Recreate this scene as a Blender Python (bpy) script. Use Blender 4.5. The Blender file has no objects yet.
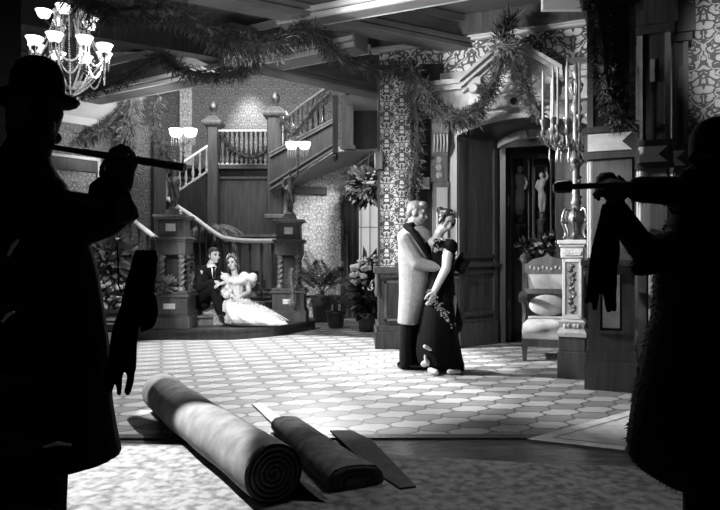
import bpy, bmesh, math, random
from mathutils import Vector, Matrix, noise as mnoise
random.seed(7)
R = random.random
def U(a, b): return a + (b - a) * random.random()
C = bpy.context.scene.collection
SC = bpy.context.scene
PI = math.pi
F = 650.0; CH = 1.15; HY = 260.0
def P(px, py, Y):                     # photo pixel at a given distance -> world point
    return Vector(((px - 360) * Y / F, Y, CH + (HY - py) * Y / F))
def G(px, py, z=0.0):                 # photo pixel on a horizontal plane of height z
    Y = F * (CH - z) / (py - HY)
    return Vector(((px - 360) * Y / F, Y, z))
def V(*a): return Vector(a)

# ------------------------------------------------------------------ objects
MW = {}                               # world matrices of empties
def world(o):
    return MW.get(o.name, Matrix.Identity(4))
def empty(name, loc=(0, 0, 0), rz=0.0, parent=None):
    o = bpy.data.objects.new(name, None); C.objects.link(o)
    m = Matrix.Translation(Vector(loc)) @ Matrix.Rotation(rz, 4, 'Z')
    o.empty_display_size = 0.1
    if parent: o.parent = parent; o.matrix_local = m; MW[o.name] = world(parent) @ m
    else: o.matrix_world = m; MW[o.name] = m
    return o
def tag(o, label=None, cat=None, group=None, kind=None):
    if label: o['label'] = label
    if cat: o['category'] = cat
    if group: o['group'] = group
    if kind: o['kind'] = kind
    return o
def thing(name, label, cat, loc=(0, 0, 0), rz=0.0, group=None):
    return tag(empty(name, loc, rz), label, cat, group)
def copy_tree(o, loc, rz=0.0, label=None, parent=None):
    c = o.copy(); C.objects.link(c)
    if parent is None:
        m = Matrix.Translation(Vector(loc)) @ Matrix.Rotation(rz, 4, 'Z')
        c.matrix_world = m; MW[c.name] = m
    else:
        c.parent = parent; c.matrix_parent_inverse = o.matrix_parent_inverse.copy()
    if label: c['label'] = label
    for ch in list(o.children):
        copy_tree(ch, None, 0, None, c)
    return c

class MB:
    """collects world-space (or frame-space) geometry, links it as ONE mesh object"""
    def __init__(s, M=None): s.v = []; s.f = []; s.M = M or Matrix.Identity(4)
    def add(s, vs, fs):
        n = len(s.v); s.v += [s.M @ Vector(v) for v in vs]
        s.f += [tuple(i + n for i in f) for f in fs]; return s
    def poly(s, pts): return s.add(pts, [tuple(range(len(pts)))])
    def box(s, a, b):
        x0, y0, z0 = a; x1, y1, z1 = b
        vs = [(x0,y0,z0),(x1,y0,z0),(x1,y1,z0),(x0,y1,z0),(x0,y0,z1),(x1,y0,z1),(x1,y1,z1),(x0,y1,z1)]
        return s.add(vs, [(0,3,2,1),(4,5,6,7),(0,1,5,4),(1,2,6,5),(2,3,7,6),(3,0,4,7)])
    def bev(s, a, b, c=0.01):          # box with chamfered vertical and top edges
        x0, y0, z0 = a; x1, y1, z1 = b
        def ring(i, z): return [(x0+i,y0+c,z),(x0+c,y0+i,z),(x1-c,y0+i,z),(x1-i,y0+c,z),(x1-i,y1-c,z),(x1-c,y1-i,z),(x0+c,y1-i,z),(x0+i,y1-c,z)]
        rs = [ring(c*.6, z0), ring(0, z0+c), ring(0, z1-c), ring(c*.6, z1)]
        return s.loft(rs)
    def loft(s, rings, cap=True, closed=True):
        n = len(rings[0]); vs = [p for r in rings for p in r]; fs = []
        m = n if closed else n - 1
        for i in range(len(rings) - 1):
            for j in range(m):
                k = (j + 1) % n
                fs.append((i*n+j, i*n+k, (i+1)*n+k, (i+1)*n+j))
        if cap and closed:
            fs.append(tuple(reversed(range(n)))); fs.append(tuple((len(rings)-1)*n + j for j in range(n)))
        return s.add(vs, fs)
    def obox(s, p0, p1, w, h, up=(0, 0, 1)):   # bar from p0 to p1, width w (sideways), height h
        p0 = Vector(p0); p1 = Vector(p1); d = (p1 - p0).normalized(); up = Vector(up)
        r = d.cross(up).normalized(); u = r.cross(d).normalized()
        rs = [[p + r*(w/2*a) + u*(h/2*b) for a, b in ((-1,-1),(1,-1),(1,1),(-1,1))] for p in (p0, p1)]
        return s.loft(rs)
    def tube(s, pts, r, seg=8, cap=True):
        pts = [Vector(p) for p in pts]; n = len(pts); rings = []
        rr = r if isinstance(r, (list, tuple)) else [r] * n
        ref = None
        for i, p in enumerate(pts):
            d = (pts[min(i+1, n-1)] - pts[max(i-1, 0)])
            if d.length < 1e-9: d = Vector((0, 0, 1))
            d.normalize()
            if ref is None:
                ref = d.orthogonal().normalized()
            a = (ref - d * ref.dot(d))
            a = a.normalized() if a.length > 1e-6 else d.orthogonal().normalized()
            ref = a; b = d.cross(a)
            rings.append([p + (a*math.cos(2*PI*k/seg) + b*math.sin(2*PI*k/seg)) * rr[i] for k in range(seg)])
        return s.loft(rings, cap)
    def lathe(s, prof, c=(0, 0, 0), seg=16, sx=1.0, sy=1.0, axis=None):
        c = Vector(c); q = Matrix.Identity(3)
        if axis is not None: q = Vector((0, 0, 1)).rotation_difference(Vector(axis).normalized()).to_matrix()
        rings = [[c + q @ Vector((max(r, 1e-4)*math.cos(2*PI*k/seg)*sx, max(r, 1e-4)*math.sin(2*PI*k/seg)*sy, z)) for k in range(seg)] for r, z in prof]
        return s.loft(rings)
    def ell(s, c, r, m=None, nu=14, nv=9):
        c = Vector(c); rx, ry, rz = (r, r, r) if not hasattr(r, '__len__') else r
        rings = []
        for i in range(nv + 1):
            t = PI * (0.02 + 0.96 * i / nv) - PI/2
            ring = []
            for k in range(nu):
                p = Vector((rx*math.cos(t)*math.cos(2*PI*k/nu), ry*math.cos(t)*math.sin(2*PI*k/nu), rz*math.sin(t)))
                ring.append(c + (m @ p if m is not None else p))
            rings.append(ring)
        return s.loft(rings)
    def cap(s, p0, p1, r0, r1, seg=10, flat=None):   # tapered capsule
        p0 = Vector(p0); p1 = Vector(p1); d = (p1 - p0); L = d.length
        d = d.normalized() if L > 1e-9 else Vector((0, 0, 1))
        a = d.orthogonal().normalized(); b = d.cross(a); rings = []
        for t in (-88, -60, -30, 0):
            t = math.radians(t); rings.append((p0 + d*r0*math.sin(t), r0*math.cos(t)))
        for t in (0, 30, 60, 88):
            t = math.radians(t); rings.append((p1 + d*r1*math.sin(t), r1*math.cos(t)))
        return s.loft([[c + (a*math.cos(2*PI*k/seg) + b*math.sin(2*PI*k/seg))*r for k in range(seg)] for c, r in rings])
    def chain(s, pts, rs, seg=10):
        for i in range(len(pts) - 1): s.cap(pts[i], pts[i+1], rs[i], rs[i+1], seg)
        return s
    def prism(s, poly, y0, y1):        # polygon in x,z extruded in y
        n = len(poly)
        return s.loft([[(x, y0, z) for x, z in poly], [(x, y1, z) for x, z in poly]])
    def prismz(s, poly, z0, z1):
        return s.loft([[(x, y, z0) for x, y in poly], [(x, y, z1) for x, y in poly]])
    def build(s, name, mat, parent=None, smooth=40, frame=None, kind=None):
        me = bpy.data.meshes.new(name)
        inv = None
        if frame is not None: inv = frame.inverted()
        elif parent is not None: inv = world(parent).inverted()
        vs = [inv @ v for v in s.v] if inv is not None else s.v
        me.from_pydata([tuple(v) for v in vs], [], s.f)
        me.validate(); me.update()
        bm = bmesh.new(); bm.from_mesh(me); bmesh.ops.recalc_face_normals(bm, faces=bm.faces); bm.to_mesh(me); bm.free()
        if smooth:
            me.polygons.foreach_set('use_smooth', [True] * len(me.polygons))
            me.set_sharp_from_angle(angle=math.radians(smooth))
        me.materials.append(mat)
        o = bpy.data.objects.new(name, me); C.objects.link(o)
        if parent is not None: o.parent = parent; MW[o.name] = world(parent)
        elif frame is not None: o.matrix_world = frame; MW[o.name] = frame
        if kind: o['kind'] = kind
        return o
    def blob(s, name, mat, parent=None, voxel=0.012, it=4, kind=None):
        """union of the collected closed shapes as one continuous skin"""
        o = s.build(name, mat, parent, smooth=0)
        m = o.modifiers.new('r', 'REMESH'); m.mode = 'VOXEL'; m.voxel_size = voxel; m.use_smooth_shade = True
        if it:
            k = o.modifiers.new('s', 'SMOOTH'); k.iterations = it; k.factor = 0.5
        dg = bpy.context.evaluated_depsgraph_get(); dg.update()
        me = bpy.data.meshes.new_from_object(o.evaluated_get(dg))
        o.modifiers.clear(); old = o.data; o.data = me; bpy.data.meshes.remove(old); me.name = name
        me.polygons.foreach_set('use_smooth', [True] * len(me.polygons))
        if not me.materials: me.materials.append(mat)
        return o

# ------------------------------------------------------------------ materials
def nt(name):
    m = bpy.data.materials.new(name); m.use_nodes = True
    n = m.node_tree.nodes; l = m.node_tree.links
    return m, n, l, n['Principled BSDF']
def mth(n, l, op, a, b=None, c=None):
    x = n.new('ShaderNodeMath'); x.operation = op
    for i, v in enumerate((a, b, c)):
        if v is None: continue
        if isinstance(v, (int, float)): x.inputs[i].default_value = v
        else: l.new(v, x.inputs[i])
    return x.outputs[0]
def g3(v): return (v, v, v, 1)
def mat(name, lo, hi=None, rough=0.5, scale=8.0, stretch=(1, 1, 1), bump=0.0, metal=0.0, spec=0.5, emit=0.0, detail=4.0, sheen=0.0):
    m, n, l, b = nt(name); hi = lo if hi is None else hi
    b.inputs['Roughness'].default_value = rough; b.inputs['Metallic'].default_value = metal
    b.inputs['Specular IOR Level'].default_value = spec
    if sheen: b.inputs['Sheen Weight'].default_value = sheen
    tc = n.new('ShaderNodeTexCoord'); mp = n.new('ShaderNodeMapping'); mp.inputs['Scale'].default_value = stretch
    l.new(tc.outputs['Object'], mp.inputs['Vector'])
    no = n.new('ShaderNodeTexNoise'); no.inputs['Scale'].default_value = scale; no.inputs['Detail'].default_value = detail
    l.new(mp.outputs[0], no.inputs['Vector'])
    cr = n.new('ShaderNodeValToRGB'); cr.color_ramp.elements[0].position = .3; cr.color_ramp.elements[1].position = .7
    cr.color_ramp.elements[0].color = g3(lo); cr.color_ramp.elements[1].color = g3(hi)
    l.new(no.outputs['Fac'], cr.inputs['Fac']); l.new(cr.outputs[0], b.inputs['Base Color'])
    if bump:
        bp = n.new('ShaderNodeBump'); bp.inputs['Strength'].default_value = bump; bp.inputs['Distance'].default_value = .02
        l.new(no.outputs['Fac'], bp.inputs['Height']); l.new(bp.outputs[0], b.inputs['Normal'])
    if emit:
        b.inputs['Emission Color'].default_value = (1, 1, 1, 1); b.inputs['Emission Strength'].default_value = emit
    return m
def damask(name, su, sv, lo, hi, rough=.55, seed=0.0, dens=0.0, vdir='Z', nsc=1.0):
    """mirror-symmetric half-drop damask; Object X(+Y) runs along the wall, Z up"""
    m, n, l, b = nt(name); b.inputs['Roughness'].default_value = rough
    tc = n.new('ShaderNodeTexCoord'); sp = n.new('ShaderNodeSeparateXYZ'); l.new(tc.outputs['Object'], sp.inputs[0])
    a = mth(n, l, 'ADD', sp.outputs['X'], sp.outputs['Y']) if vdir == 'Z' else sp.outputs['X']
    p = mth(n, l, 'DIVIDE', a, su); q = mth(n, l, 'DIVIDE', sp.outputs['Z'], sv)
    fl = mth(n, l, 'FLOOR', p)
    q2 = mth(n, l, 'ADD', q, mth(n, l, 'MULTIPLY', mth(n, l, 'MODULO', mth(n, l, 'ADD', fl, 1000), 2.0), .5))
    mu = mth(n, l, 'ABSOLUTE', mth(n, l, 'SUBTRACT', mth(n, l, 'FRACT', p), .5))
    vq = mth(n, l, 'FRACT', q2)
    cb = n.new('ShaderNodeCombineXYZ'); l.new(mth(n, l, 'MULTIPLY', mu, 3.3*nsc), cb.inputs[0]); l.new(mth(n, l, 'MULTIPLY', vq, 3.3*nsc*sv/su), cb.inputs[1]); cb.inputs[2].default_value = seed
    no = n.new('ShaderNodeTexNoise'); no.inputs['Scale'].default_value = 1.1; no.inputs['Detail'].default_value = 1.0; l.new(cb.outputs[0], no.inputs['Vector'])
    ad = n.new('ShaderNodeVectorMath'); ad.operation = 'MULTIPLY_ADD'; l.new(no.outputs['Color'], ad.inputs[0]); ad.inputs[1].default_value = (.8, .8, 0); l.new(cb.outputs[0], ad.inputs[2])
    vo = n.new('ShaderNodeTexVoronoi'); vo.feature = 'DISTANCE_TO_EDGE'; vo.inputs['Scale'].default_value = 1.0; l.new(ad.outputs[0], vo.inputs['Vector'])
    dv = mth(n, l, 'ABSOLUTE', mth(n, l, 'SUBTRACT', vq, .5))
    sm = mth(n, l, 'ADD', mu, dv)                                        # 0 medallion centre .. 1 corner
    sm = mth(n, l, 'ADD', sm, mth(n, l, 'MULTIPLY', mth(n, l, 'SUBTRACT', no.outputs['Fac'], .5), .55))
    off = mth(n, l, 'ABSOLUTE', mth(n, l, 'SUBTRACT', sm, .5))           # 0 on the ogee channel
    gap = mth(n, l, 'GREATER_THAN', off, .095 - dens)
    vine = mth(n, l, 'LESS_THAN', off, .030)
    pet = mth(n, l, 'GREATER_THAN', vo.outputs['Distance'], .125 - dens)
    val = mth(n, l, 'MAXIMUM', mth(n, l, 'MULTIPLY', gap, pet), vine)
    cr = n.new('ShaderNodeValToRGB'); e = cr.color_ramp.elements
    e[0].position = .2; e[1].position = .8; e[0].color = g3(lo); e[1].color = g3(hi)
    l.new(val, cr.inputs['Fac']); l.new(cr.outputs[0], b.inputs['Base Color'])
    return m
M = {}
M['wood'] = mat('dark_wood', .014, .036, .38, 3.5, (6, 6, .6), .05)
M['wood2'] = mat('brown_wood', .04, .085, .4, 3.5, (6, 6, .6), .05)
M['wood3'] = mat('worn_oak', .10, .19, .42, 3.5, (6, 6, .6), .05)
M['woodlit'] = mat('lit_pale_wood', .30, .42, .42, 3.5, (5, 5, .7), .03)  # lighter copy of the wood, for pale parts and parts painted as lit
M['rail'] = mat('polished_rail', .62, .78, .25, 4, (4, 4, 4))
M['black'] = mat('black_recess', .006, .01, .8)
M['ceil'] = mat('ceiling_plaster', .07, .10, .8, 2)
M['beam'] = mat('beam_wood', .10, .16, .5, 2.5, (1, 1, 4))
M['beamlit'] = mat('lit_beam', .40, .52, .5, 2.5)  # lighter copy of the beam wood; light on mouldings and soffits put into colour
M['plaster'] = mat('cream_plaster', .45, .55, .7, 2)
M['damA'] = damask('damask_pier', .20, .36, .06, .66, seed=2.3, dens=.01)
M['damB'] = damask('damask_frieze', .42, .56, .08, .60, seed=5.1, dens=.0, nsc=1.25)
M['damC'] = damask('damask_back', .26, .40, .07, .16, seed=7.7)
M['damD'] = damask('damask_side', .36, .66, .04, .42, seed=5.1, dens=.02, nsc=1.25)
M['damL'] = damask('damask_pale', .26, .40, .30, .62, seed=1.7)
M['coat'] = mat('black_wool', .004, .007, .95, 40, spec=.08)
M['skinD'] = mat('shadowed_skin', .03, .04, .8, 10, spec=.1)
M['felt'] = mat('black_felt', .004, .006, .9, spec=.08)
M['glove'] = mat('black_glove', .004, .006, .9, spec=.08)
M['fluteM'] = mat('dark_flute', .008, .012, .35, 10)
M['fir'] = mat('dark_fir', .006, .02, .8, 20)
M['tinsel'] = mat('tinsel', .5, .7, .4)
M['skin'] = mat('skin', .42, .50, .5, 12)
M['hair'] = mat('blond_hair', .10, .30, .4, 14, (5, 5, 1))
M['hairD'] = mat('dark_hair', .015, .06, .4, 18)
M['greycoat'] = mat('grey_overcoat', .24, .32, .85, 30)
M['velvet'] = mat('black_velvet', .005, .01, .85, 20, spec=.1)
M['dress'] = mat('black_gown', .003, .006, .85, 20, spec=.12)
M['white'] = mat('white_satin', .60, .72, .5, 14)
M['ruffle'] = mat('white_organza', .56, .74, .8, 22, bump=.4)
M['suit'] = mat('dark_suit', .006, .011, .85, 20, spec=.15)
M['shoe'] = mat('patent_shoe', .008, .012, .15)
M['sequin'] = mat('sequins', .25, .8, .25, 60, metal=.6)
M['leafD'] = mat('dark_leaf', .014, .06, .6, 6)
M['leaf'] = mat('mid_leaf', .03, .10, .55, 6)
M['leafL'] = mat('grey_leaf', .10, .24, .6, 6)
M['flower'] = mat('white_flower', .50, .75, .8, 18)
M['pot'] = mat('dark_pot', .03, .06, .4, 6)
M['glow'] = mat('lit_glass', .8, .9, .3, emit=2.6)
M['bronze'] = mat('bronze', .06, .22, .35, 12, metal=.5)
M['brass'] = mat('brass', .08, .28, .45, 16, metal=.6)
M['crystal'] = mat('crystal', .30, .75, .2, 60)
M['brassD'] = mat('aged_brass', .02, .07, .45, 16, metal=.4)
M['marble'] = mat('pale_marble', .62, .85, .4, 7, (1, 1, 2), detail=8)
M['marbleg'] = mat('carved_marble', .38, .50, .5, 25, bump=.25)
M['candle'] = mat('candle_wax', .26, .36, .5, 6)
M['carpetR'] = mat('roll_weave', .11, .22, .95, 9, (1, 1, 1), .3)
M['carpetRI'] = mat('roll_inside', .03, .07, .95, 30)
M['carpetK'] = mat('dark_carpet', .03, .06, .95, 20, bump=.3)
M['upholst'] = mat('pale_upholstery', .50, .66, .8, 18)
M['glassdoor'] = mat('sunlit_screen', .5, .62, .6, 9, (1, 1, 1), emit=.45)

def floor_mat():
    m, n, l, b = nt('floor_tile'); b.inputs['Roughness'].default_value = .42
    tc = n.new('ShaderNodeTexCoord'); mp = n.new('ShaderNodeMapping'); mp.inputs['Rotation'].default_value = (0, 0, math.radians(28)); mp.inputs['Scale'].default_value = (1/.215,)*3
    l.new(tc.outputs['Object'], mp.inputs[0])
    sp = n.new('ShaderNodeSeparateXYZ'); l.new(mp.outputs[0], sp.inputs[0])
    # star lattice: wavy square tiles, alternately pale and grey, with dark joints
    x, y = sp.outputs['X'], sp.outputs['Y']
    wx = mth(n, l, 'ADD', x, mth(n, l, 'MULTIPLY', mth(n, l, 'SINE', mth(n, l, 'MULTIPLY', y, 2*PI)), .10))
    wy = mth(n, l, 'ADD', y, mth(n, l, 'MULTIPLY', mth(n, l, 'SINE', mth(n, l, 'MULTIPLY', x, 2*PI)), .10))
    fx = mth(n, l, 'ABSOLUTE', mth(n, l, 'SUBTRACT', mth(n, l, 'FRACT', wx), .5)); fy = mth(n, l, 'ABSOLUTE', mth(n, l, 'SUBTRACT', mth(n, l, 'FRACT', wy), .5))
    edge = mth(n, l, 'MAXIMUM', fx, fy)
    joint = mth(n, l, 'GREATER_THAN', edge, .445)
    par = mth(n, l, 'MODULO', mth(n, l, 'ADD', mth(n, l, 'ADD', mth(n, l, 'FLOOR', wx), mth(n, l, 'FLOOR', wy)), 2000), 2.0)
    no = n.new('ShaderNodeTexNoise'); no.inputs['Scale'].default_value = 3; no.inputs['Detail'].default_value = 5; l.new(tc.outputs['Object'], no.inputs['Vector'])
    v = mth(n, l, 'SUBTRACT', .50, mth(n, l, 'MULTIPLY', par, .23))
    v = mth(n, l, 'ADD', v, mth(n, l, 'MULTIPLY', mth(n, l, 'SUBTRACT', no.outputs['Fac'], .5), .30))
    v = mth(n, l, 'SUBTRACT', v, mth(n, l, 'MULTIPLY', joint, .24))
    v = mth(n, l, 'MAXIMUM', v, .05)
    cb = n.new('ShaderNodeCombineColor')
    for i in range(3): l.new(v, cb.inputs[i])
    l.new(cb.outputs[0], b.inputs['Base Color'])
    bp = n.new('ShaderNodeBump'); bp.inputs['Strength'].default_value = .12; bp.inputs['Distance'].default_value = .01
    l.new(no.outputs['Fac'], bp.inputs['Height']); l.new(bp.outputs[0], b.inputs['Normal'])
    return m
M['floor'] = floor_mat()
def rug_mat(name, lo, hi, sc):
    m, n, l, b = nt(name); b.inputs['Roughness'].default_value = .95; b.inputs['Specular IOR Level'].default_value = .1
    tc = n.new('ShaderNodeTexCoord'); vo = n.new('ShaderNodeTexVoronoi'); vo.inputs['Scale'].default_value = sc; vo.feature = 'DISTANCE_TO_EDGE'
    no = n.new('ShaderNodeTexNoise'); no.inputs['Scale'].default_value = sc*1.6; no.inputs['Detail'].default_value = 6
    l.new(tc.outputs['Object'], vo.inputs['Vector']); l.new(tc.outputs['Object'], no.inputs['Vector'])
    v = mth(n, l, 'ADD', no.outputs['Fac'], mth(n, l, 'MULTIPLY', mth(n, l, 'MINIMUM', vo.outputs['Distance'], .2), .6))
    cr = n.new('ShaderNodeValToRGB'); e = cr.color_ramp.elements; e[0].position = .40; e[1].position = .68; e[0].color = g3(lo); e[1].color = g3(hi)
    l.new(v, cr.inputs['Fac']); l.new(cr.outputs[0], b.inputs['Base Color'])
    bp = n.new('ShaderNodeBump'); bp.inputs['Strength'].default_value = .4; bp.inputs['Distance'].default_value = .02
    l.new(no.outputs['Fac'], bp.inputs['Height']); l.new(bp.outputs[0], b.inputs['Normal'])
    return m
M['rugF'] = rug_mat('hall_carpet', .11, .26, 11)
M['rugW'] = rug_mat('pale_rug', .60, .82, 5)
M['runner'] = rug_mat('stair_runner', .18, .5, 22)
# ------------------------------------------------------------------ camera, world
cam = bpy.data.cameras.new('camera'); co = bpy.data.objects.new('camera', cam); C.objects.link(co)
cam.sensor_width = 36; cam.lens = F / 720 * 36; cam.shift_y = 5 / 720; cam.clip_start = .05
co.location = (0, 0, CH); co.rotation_euler = (PI/2, 0, 0); SC.camera = co
w = bpy.data.worlds.new('world'); SC.world = w; w.use_nodes = True
w.node_tree.nodes['Background'].inputs[0].default_value = (1, 1, 1, 1); w.node_tree.nodes['Background'].inputs[1].default_value = .012
SC.view_settings.view_transform = 'Standard'; SC.view_settings.look = 'None'
SC.cycles.use_denoising = True; SC.cycles.max_bounces = 6; SC.cycles.sample_clamp_indirect = 4
try: SC.cycles.denoiser = 'OPENIMAGEDENOISE'
except Exception: pass

TH = math.radians(-23.3)
AW = Matrix.Translation((1.27, 8.52, 0)) @ Matrix.Rotation(TH, 4, 'Z')     # arch wall: x along it, y into it
def uz(px, py, off=0.0):              # where the ray of a pixel meets the arch wall (shifted by off)
    d = Vector(((px-360)/F, 1, (HY-py)/F)); iv = AW.inverted()
    o = iv @ Vector((0, 0, CH)); dl = (iv.to_3x3() @ d); t = (off - o.y) / dl.y
    p = o + dl * t; return p.x, p.z
def S(o, kind='structure'): o['kind'] = kind; return o

# ------------------------------------------------------------------ floor and foreground floor
mb = MB(); mb.poly([(-9, 4.25, 0), (9, 4.25, 0), (9, 16, 0), (-9, 16, 0)]); S(mb.build('floor', M['floor'], smooth=0))
mb = MB(); mb.poly([(-9, -1, 0), (9, -1, 0), (9, 4.25, 0), (-9, 4.25, 0)]); S(mb.build('floor', mat('dark_parquet', .06, .12, .25, 3, (1, 6, 1)), smooth=0))
mb = MB(); mb.box((-5, 4.16, 0), (5, 4.25, .012)); S(mb.build('trim_1', M['wood2'], smooth=0))
mb = MB()
# slightly wavy carpet edge
xs = [-4 + i*.2 for i in range(41)]
fr = [(x, 3.80 - .16*x + .012*math.sin(x*5)) for x in xs]
mb.loft([[(x, .6, .016) for x, y in fr], [(x, y, .016) for x, y in fr], [(x, y+.01, .0) for x, y in fr]], cap=False, closed=False)
tag(mb.build('carpet', M['rugF'], smooth=0), 'wide mottled carpet on the floor under both flute players and the rolled carpets', 'carpet')
mb = MB()
rp = [G(527, 441), G(634, 411), G(760, 405), G(790, 452), G(700, 462), G(632, 453)]
mb.prismz([(p.x, p.y) for p in rp], 0.0, .013)
rug = mb.build('rug', M['rugW'], smooth=0); tag(rug, 'pale patterned rug lying on the tiled floor beside the fur-coated flute player', 'rug')
ctr = sum((Vector((p.x, p.y, 0)) for p in rp), Vector()) / 6
mb = MB()
for k in range(6):
    a, b = [Vector((p.x, p.y, .0145)) for p in (rp[k], rp[(k+1) % 6])]
    ci = Vector((ctr.x, ctr.y, .0145)); q = lambda p, f: p + (ci - p) * f
    mb.poly([q(a, .16), q(b, .16), q(b, .19), q(a, .19)])
bd = mb.build('border_band', mat('rug_line', .22, .35, .95), rug, smooth=0)

# ------------------------------------------------------------------ arch wall
def awm(): return MB(AW)
arcN = 20
def arc(u0, u1, zs, rise):
    return [(u0 + (u1-u0)*i/arcN, zs + rise*(1 - (2*i/arcN - 1)**2)) for i in range(arcN+1)]
UW = 1.672
outer = arc(0, UW, 2.775, .165)
inner = arc(.40, UW-.40, 2.80, .12)
m = awm()
for (u0, z0), (u1, z1) in zip(outer, outer[1:]): m.poly([(u0, 0, z0), (u1, 0, z1), (u1, 0, 3.62), (u0, 0, 3.62)])
m.poly([(-1.0, 0, 0), (0, 0, 0), (0, 0, 3.62), (-1.0, 0, 3.62)]); m.poly([(UW, 0, 0), (3.6, 0, 0), (3.6, 0, 3.62), (UW, 0, 3.62)])
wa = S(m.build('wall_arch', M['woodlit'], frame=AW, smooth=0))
# damask frieze above
m = awm(); m.poly([(-1.1, .02, 3.3), (4.2, .02, 3.3), (4.2, .02, 4.05), (-1.1, .02, 4.05)]); S(m.build('wall_frieze', M['damB'], frame=AW, smooth=0))
m = awm(); m.poly([(-1.1, -.01, 3.3), (UW+2, -.01, 3.3), (UW+2, -.01, 3.64), (-1.1, -.01, 3.64)])
# reveals: splayed jambs, arched soffit, inner frame
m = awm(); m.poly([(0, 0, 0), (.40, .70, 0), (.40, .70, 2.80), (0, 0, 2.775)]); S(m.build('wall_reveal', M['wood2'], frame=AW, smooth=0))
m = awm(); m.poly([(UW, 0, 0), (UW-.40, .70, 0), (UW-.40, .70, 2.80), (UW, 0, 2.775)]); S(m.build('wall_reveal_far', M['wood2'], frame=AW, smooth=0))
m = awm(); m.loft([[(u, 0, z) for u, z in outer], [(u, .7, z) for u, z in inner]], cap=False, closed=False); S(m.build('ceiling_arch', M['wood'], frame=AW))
# mouldings: arch edge, inner arch band
m = awm(); m.loft([[(u, -.03, z) for u, z in outer], [(u, -.03, z+.06) for u, z in outer], [(u, .01, z+.075) for u, z in outer]], cap=False, closed=False); S(m.build('trim_2', M['plaster'], frame=AW))
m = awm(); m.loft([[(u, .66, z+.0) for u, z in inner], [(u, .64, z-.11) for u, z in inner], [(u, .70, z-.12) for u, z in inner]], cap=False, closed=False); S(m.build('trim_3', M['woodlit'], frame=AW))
# left jamb wainscot (parallel to the splay)
def jl(t, z, o=0.0):                  # t along the splayed jamb 0..1
    return (.40*t + o*.868, .70*t - o*.496, z)
m = awm()
for z0, z1, o in ((0, .32, .05), (.32, .36, .03), (1.06, 1.12, .07), (.98, 1.02, .04), (.42, .46, .03), (1.18, 1.22, .03)):
    m.loft([[jl(0, z0, 0), jl(.93, z0, 0), jl(.93, z0, o), jl(0, z0, o)], [jl(0, z1, 0), jl(.93, z1, 0), jl(.93, z1, o), jl(0, z1, o)]])
for t in (.02, .86): m.loft([[jl(t, z, 0), jl(t+.1, z, 0), jl(t+.1, z, .03), jl(t, z, .03)] for z in (0, 2.7)])
S(m.build('baseboard_arch', M['wood2'], frame=AW, smooth=0))
# inner doorway frame + open dark door leaf with a hinge
m = awm(); m.box((.36, .70, 0), (.50, .85, 2.85)); m.box((UW-.5, .70, 0), (UW-.36, .85, 2.85)); m.box((.36, .70, 2.70), (UW-.36, .85, 3.2)); S(m.build('trim_4', M['wood'], frame=AW, smooth=0))
m = awm(); m.box((.50, .86, .02), (.55, 1.5, 2.6)); d1 = S(m.build('door_1', M['wood'], frame=AW, smooth=0))
for z in (.45, 1.9):
    m = awm(); m.lathe([(.018, 0), (.018, .16)], (.515, .845, z), 8); h = m.build('hinge', M['brass'], d1)
# room beyond the arch: dark
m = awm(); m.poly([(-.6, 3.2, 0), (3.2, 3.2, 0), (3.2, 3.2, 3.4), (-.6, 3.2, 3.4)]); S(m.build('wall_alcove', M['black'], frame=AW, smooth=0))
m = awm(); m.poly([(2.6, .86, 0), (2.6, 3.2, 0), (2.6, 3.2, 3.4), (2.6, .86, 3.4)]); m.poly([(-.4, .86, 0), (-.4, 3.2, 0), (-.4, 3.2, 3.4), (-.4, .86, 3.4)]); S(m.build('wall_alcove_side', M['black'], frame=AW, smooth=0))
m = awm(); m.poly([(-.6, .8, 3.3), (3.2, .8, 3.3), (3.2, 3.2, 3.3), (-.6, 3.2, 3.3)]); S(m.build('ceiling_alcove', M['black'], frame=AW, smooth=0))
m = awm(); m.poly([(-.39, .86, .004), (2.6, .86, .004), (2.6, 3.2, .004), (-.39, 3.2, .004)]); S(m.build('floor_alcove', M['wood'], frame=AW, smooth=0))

# pediment over the arch
ped = thing('pediment', 'carved wooden gable pediment crowned with a garland above the arched doorway', 'pediment', AW @ Vector((.8, 0, 2.9))); ped['kind'] = 'structure'
u_l, z_l = uz(423, 84, -.2); u_p, z_p = uz(507, 45, -.25); u_r, z_r = uz(553, 68, -.25); u_a, z_a = uz(466, 72, -.25)
m = awm()
for z0, z1, o in ((3.14, 3.34, -.10), (3.34, 3.40, -.20), (3.40, 3.46, -.26), (3.08, 3.14, -.16)):
    m.box((-.75, o, z0), (.22, 0, z1)); m.box((1.25, o, z0), (UW+.8, 0, z1))
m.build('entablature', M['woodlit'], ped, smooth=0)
m = awm()
uc = .74; zt = 3.86; hw = .62; zb = 3.40
def rake(sg, y0, y1, dz, th):
    a = Vector((uc + sg*hw, 0, zb + dz)); b = Vector((uc, 0, zt + dz)); n = Vector((0, 0, th))
    m.loft([[Vector((p.x, y, p.z)) + q for y, q in ((y0, Vector()), (y1, Vector()), (y1, n), (y0, n))] for p in (a, b)])
for sg in (-1, 1):
    rake(sg, -.34, 0, 0, .05); rake(sg, -.27, 0, -.06, .06); rake(sg, -.18, 0, -.11, .05)
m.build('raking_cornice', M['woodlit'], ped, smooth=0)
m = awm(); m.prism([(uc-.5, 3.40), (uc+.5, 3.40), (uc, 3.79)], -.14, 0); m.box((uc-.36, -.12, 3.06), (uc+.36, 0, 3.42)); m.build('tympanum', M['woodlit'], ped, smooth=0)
m = awm(); m.prism([(uc-.20, 3.24), (uc+.20, 3.24), (uc+.12, 3.46), (uc-.12, 3.46)], -.16, -.11); m.build('plaque', M['marble'], ped, smooth=0)
m = awm()
for du in (.0, .13): m.lathe([(.045, -.02), (.045, .02), (.02, .03), (.0, .03)], (uc+.02+du, -.13, 3.13), 14, axis=(0, -1, 0))
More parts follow.
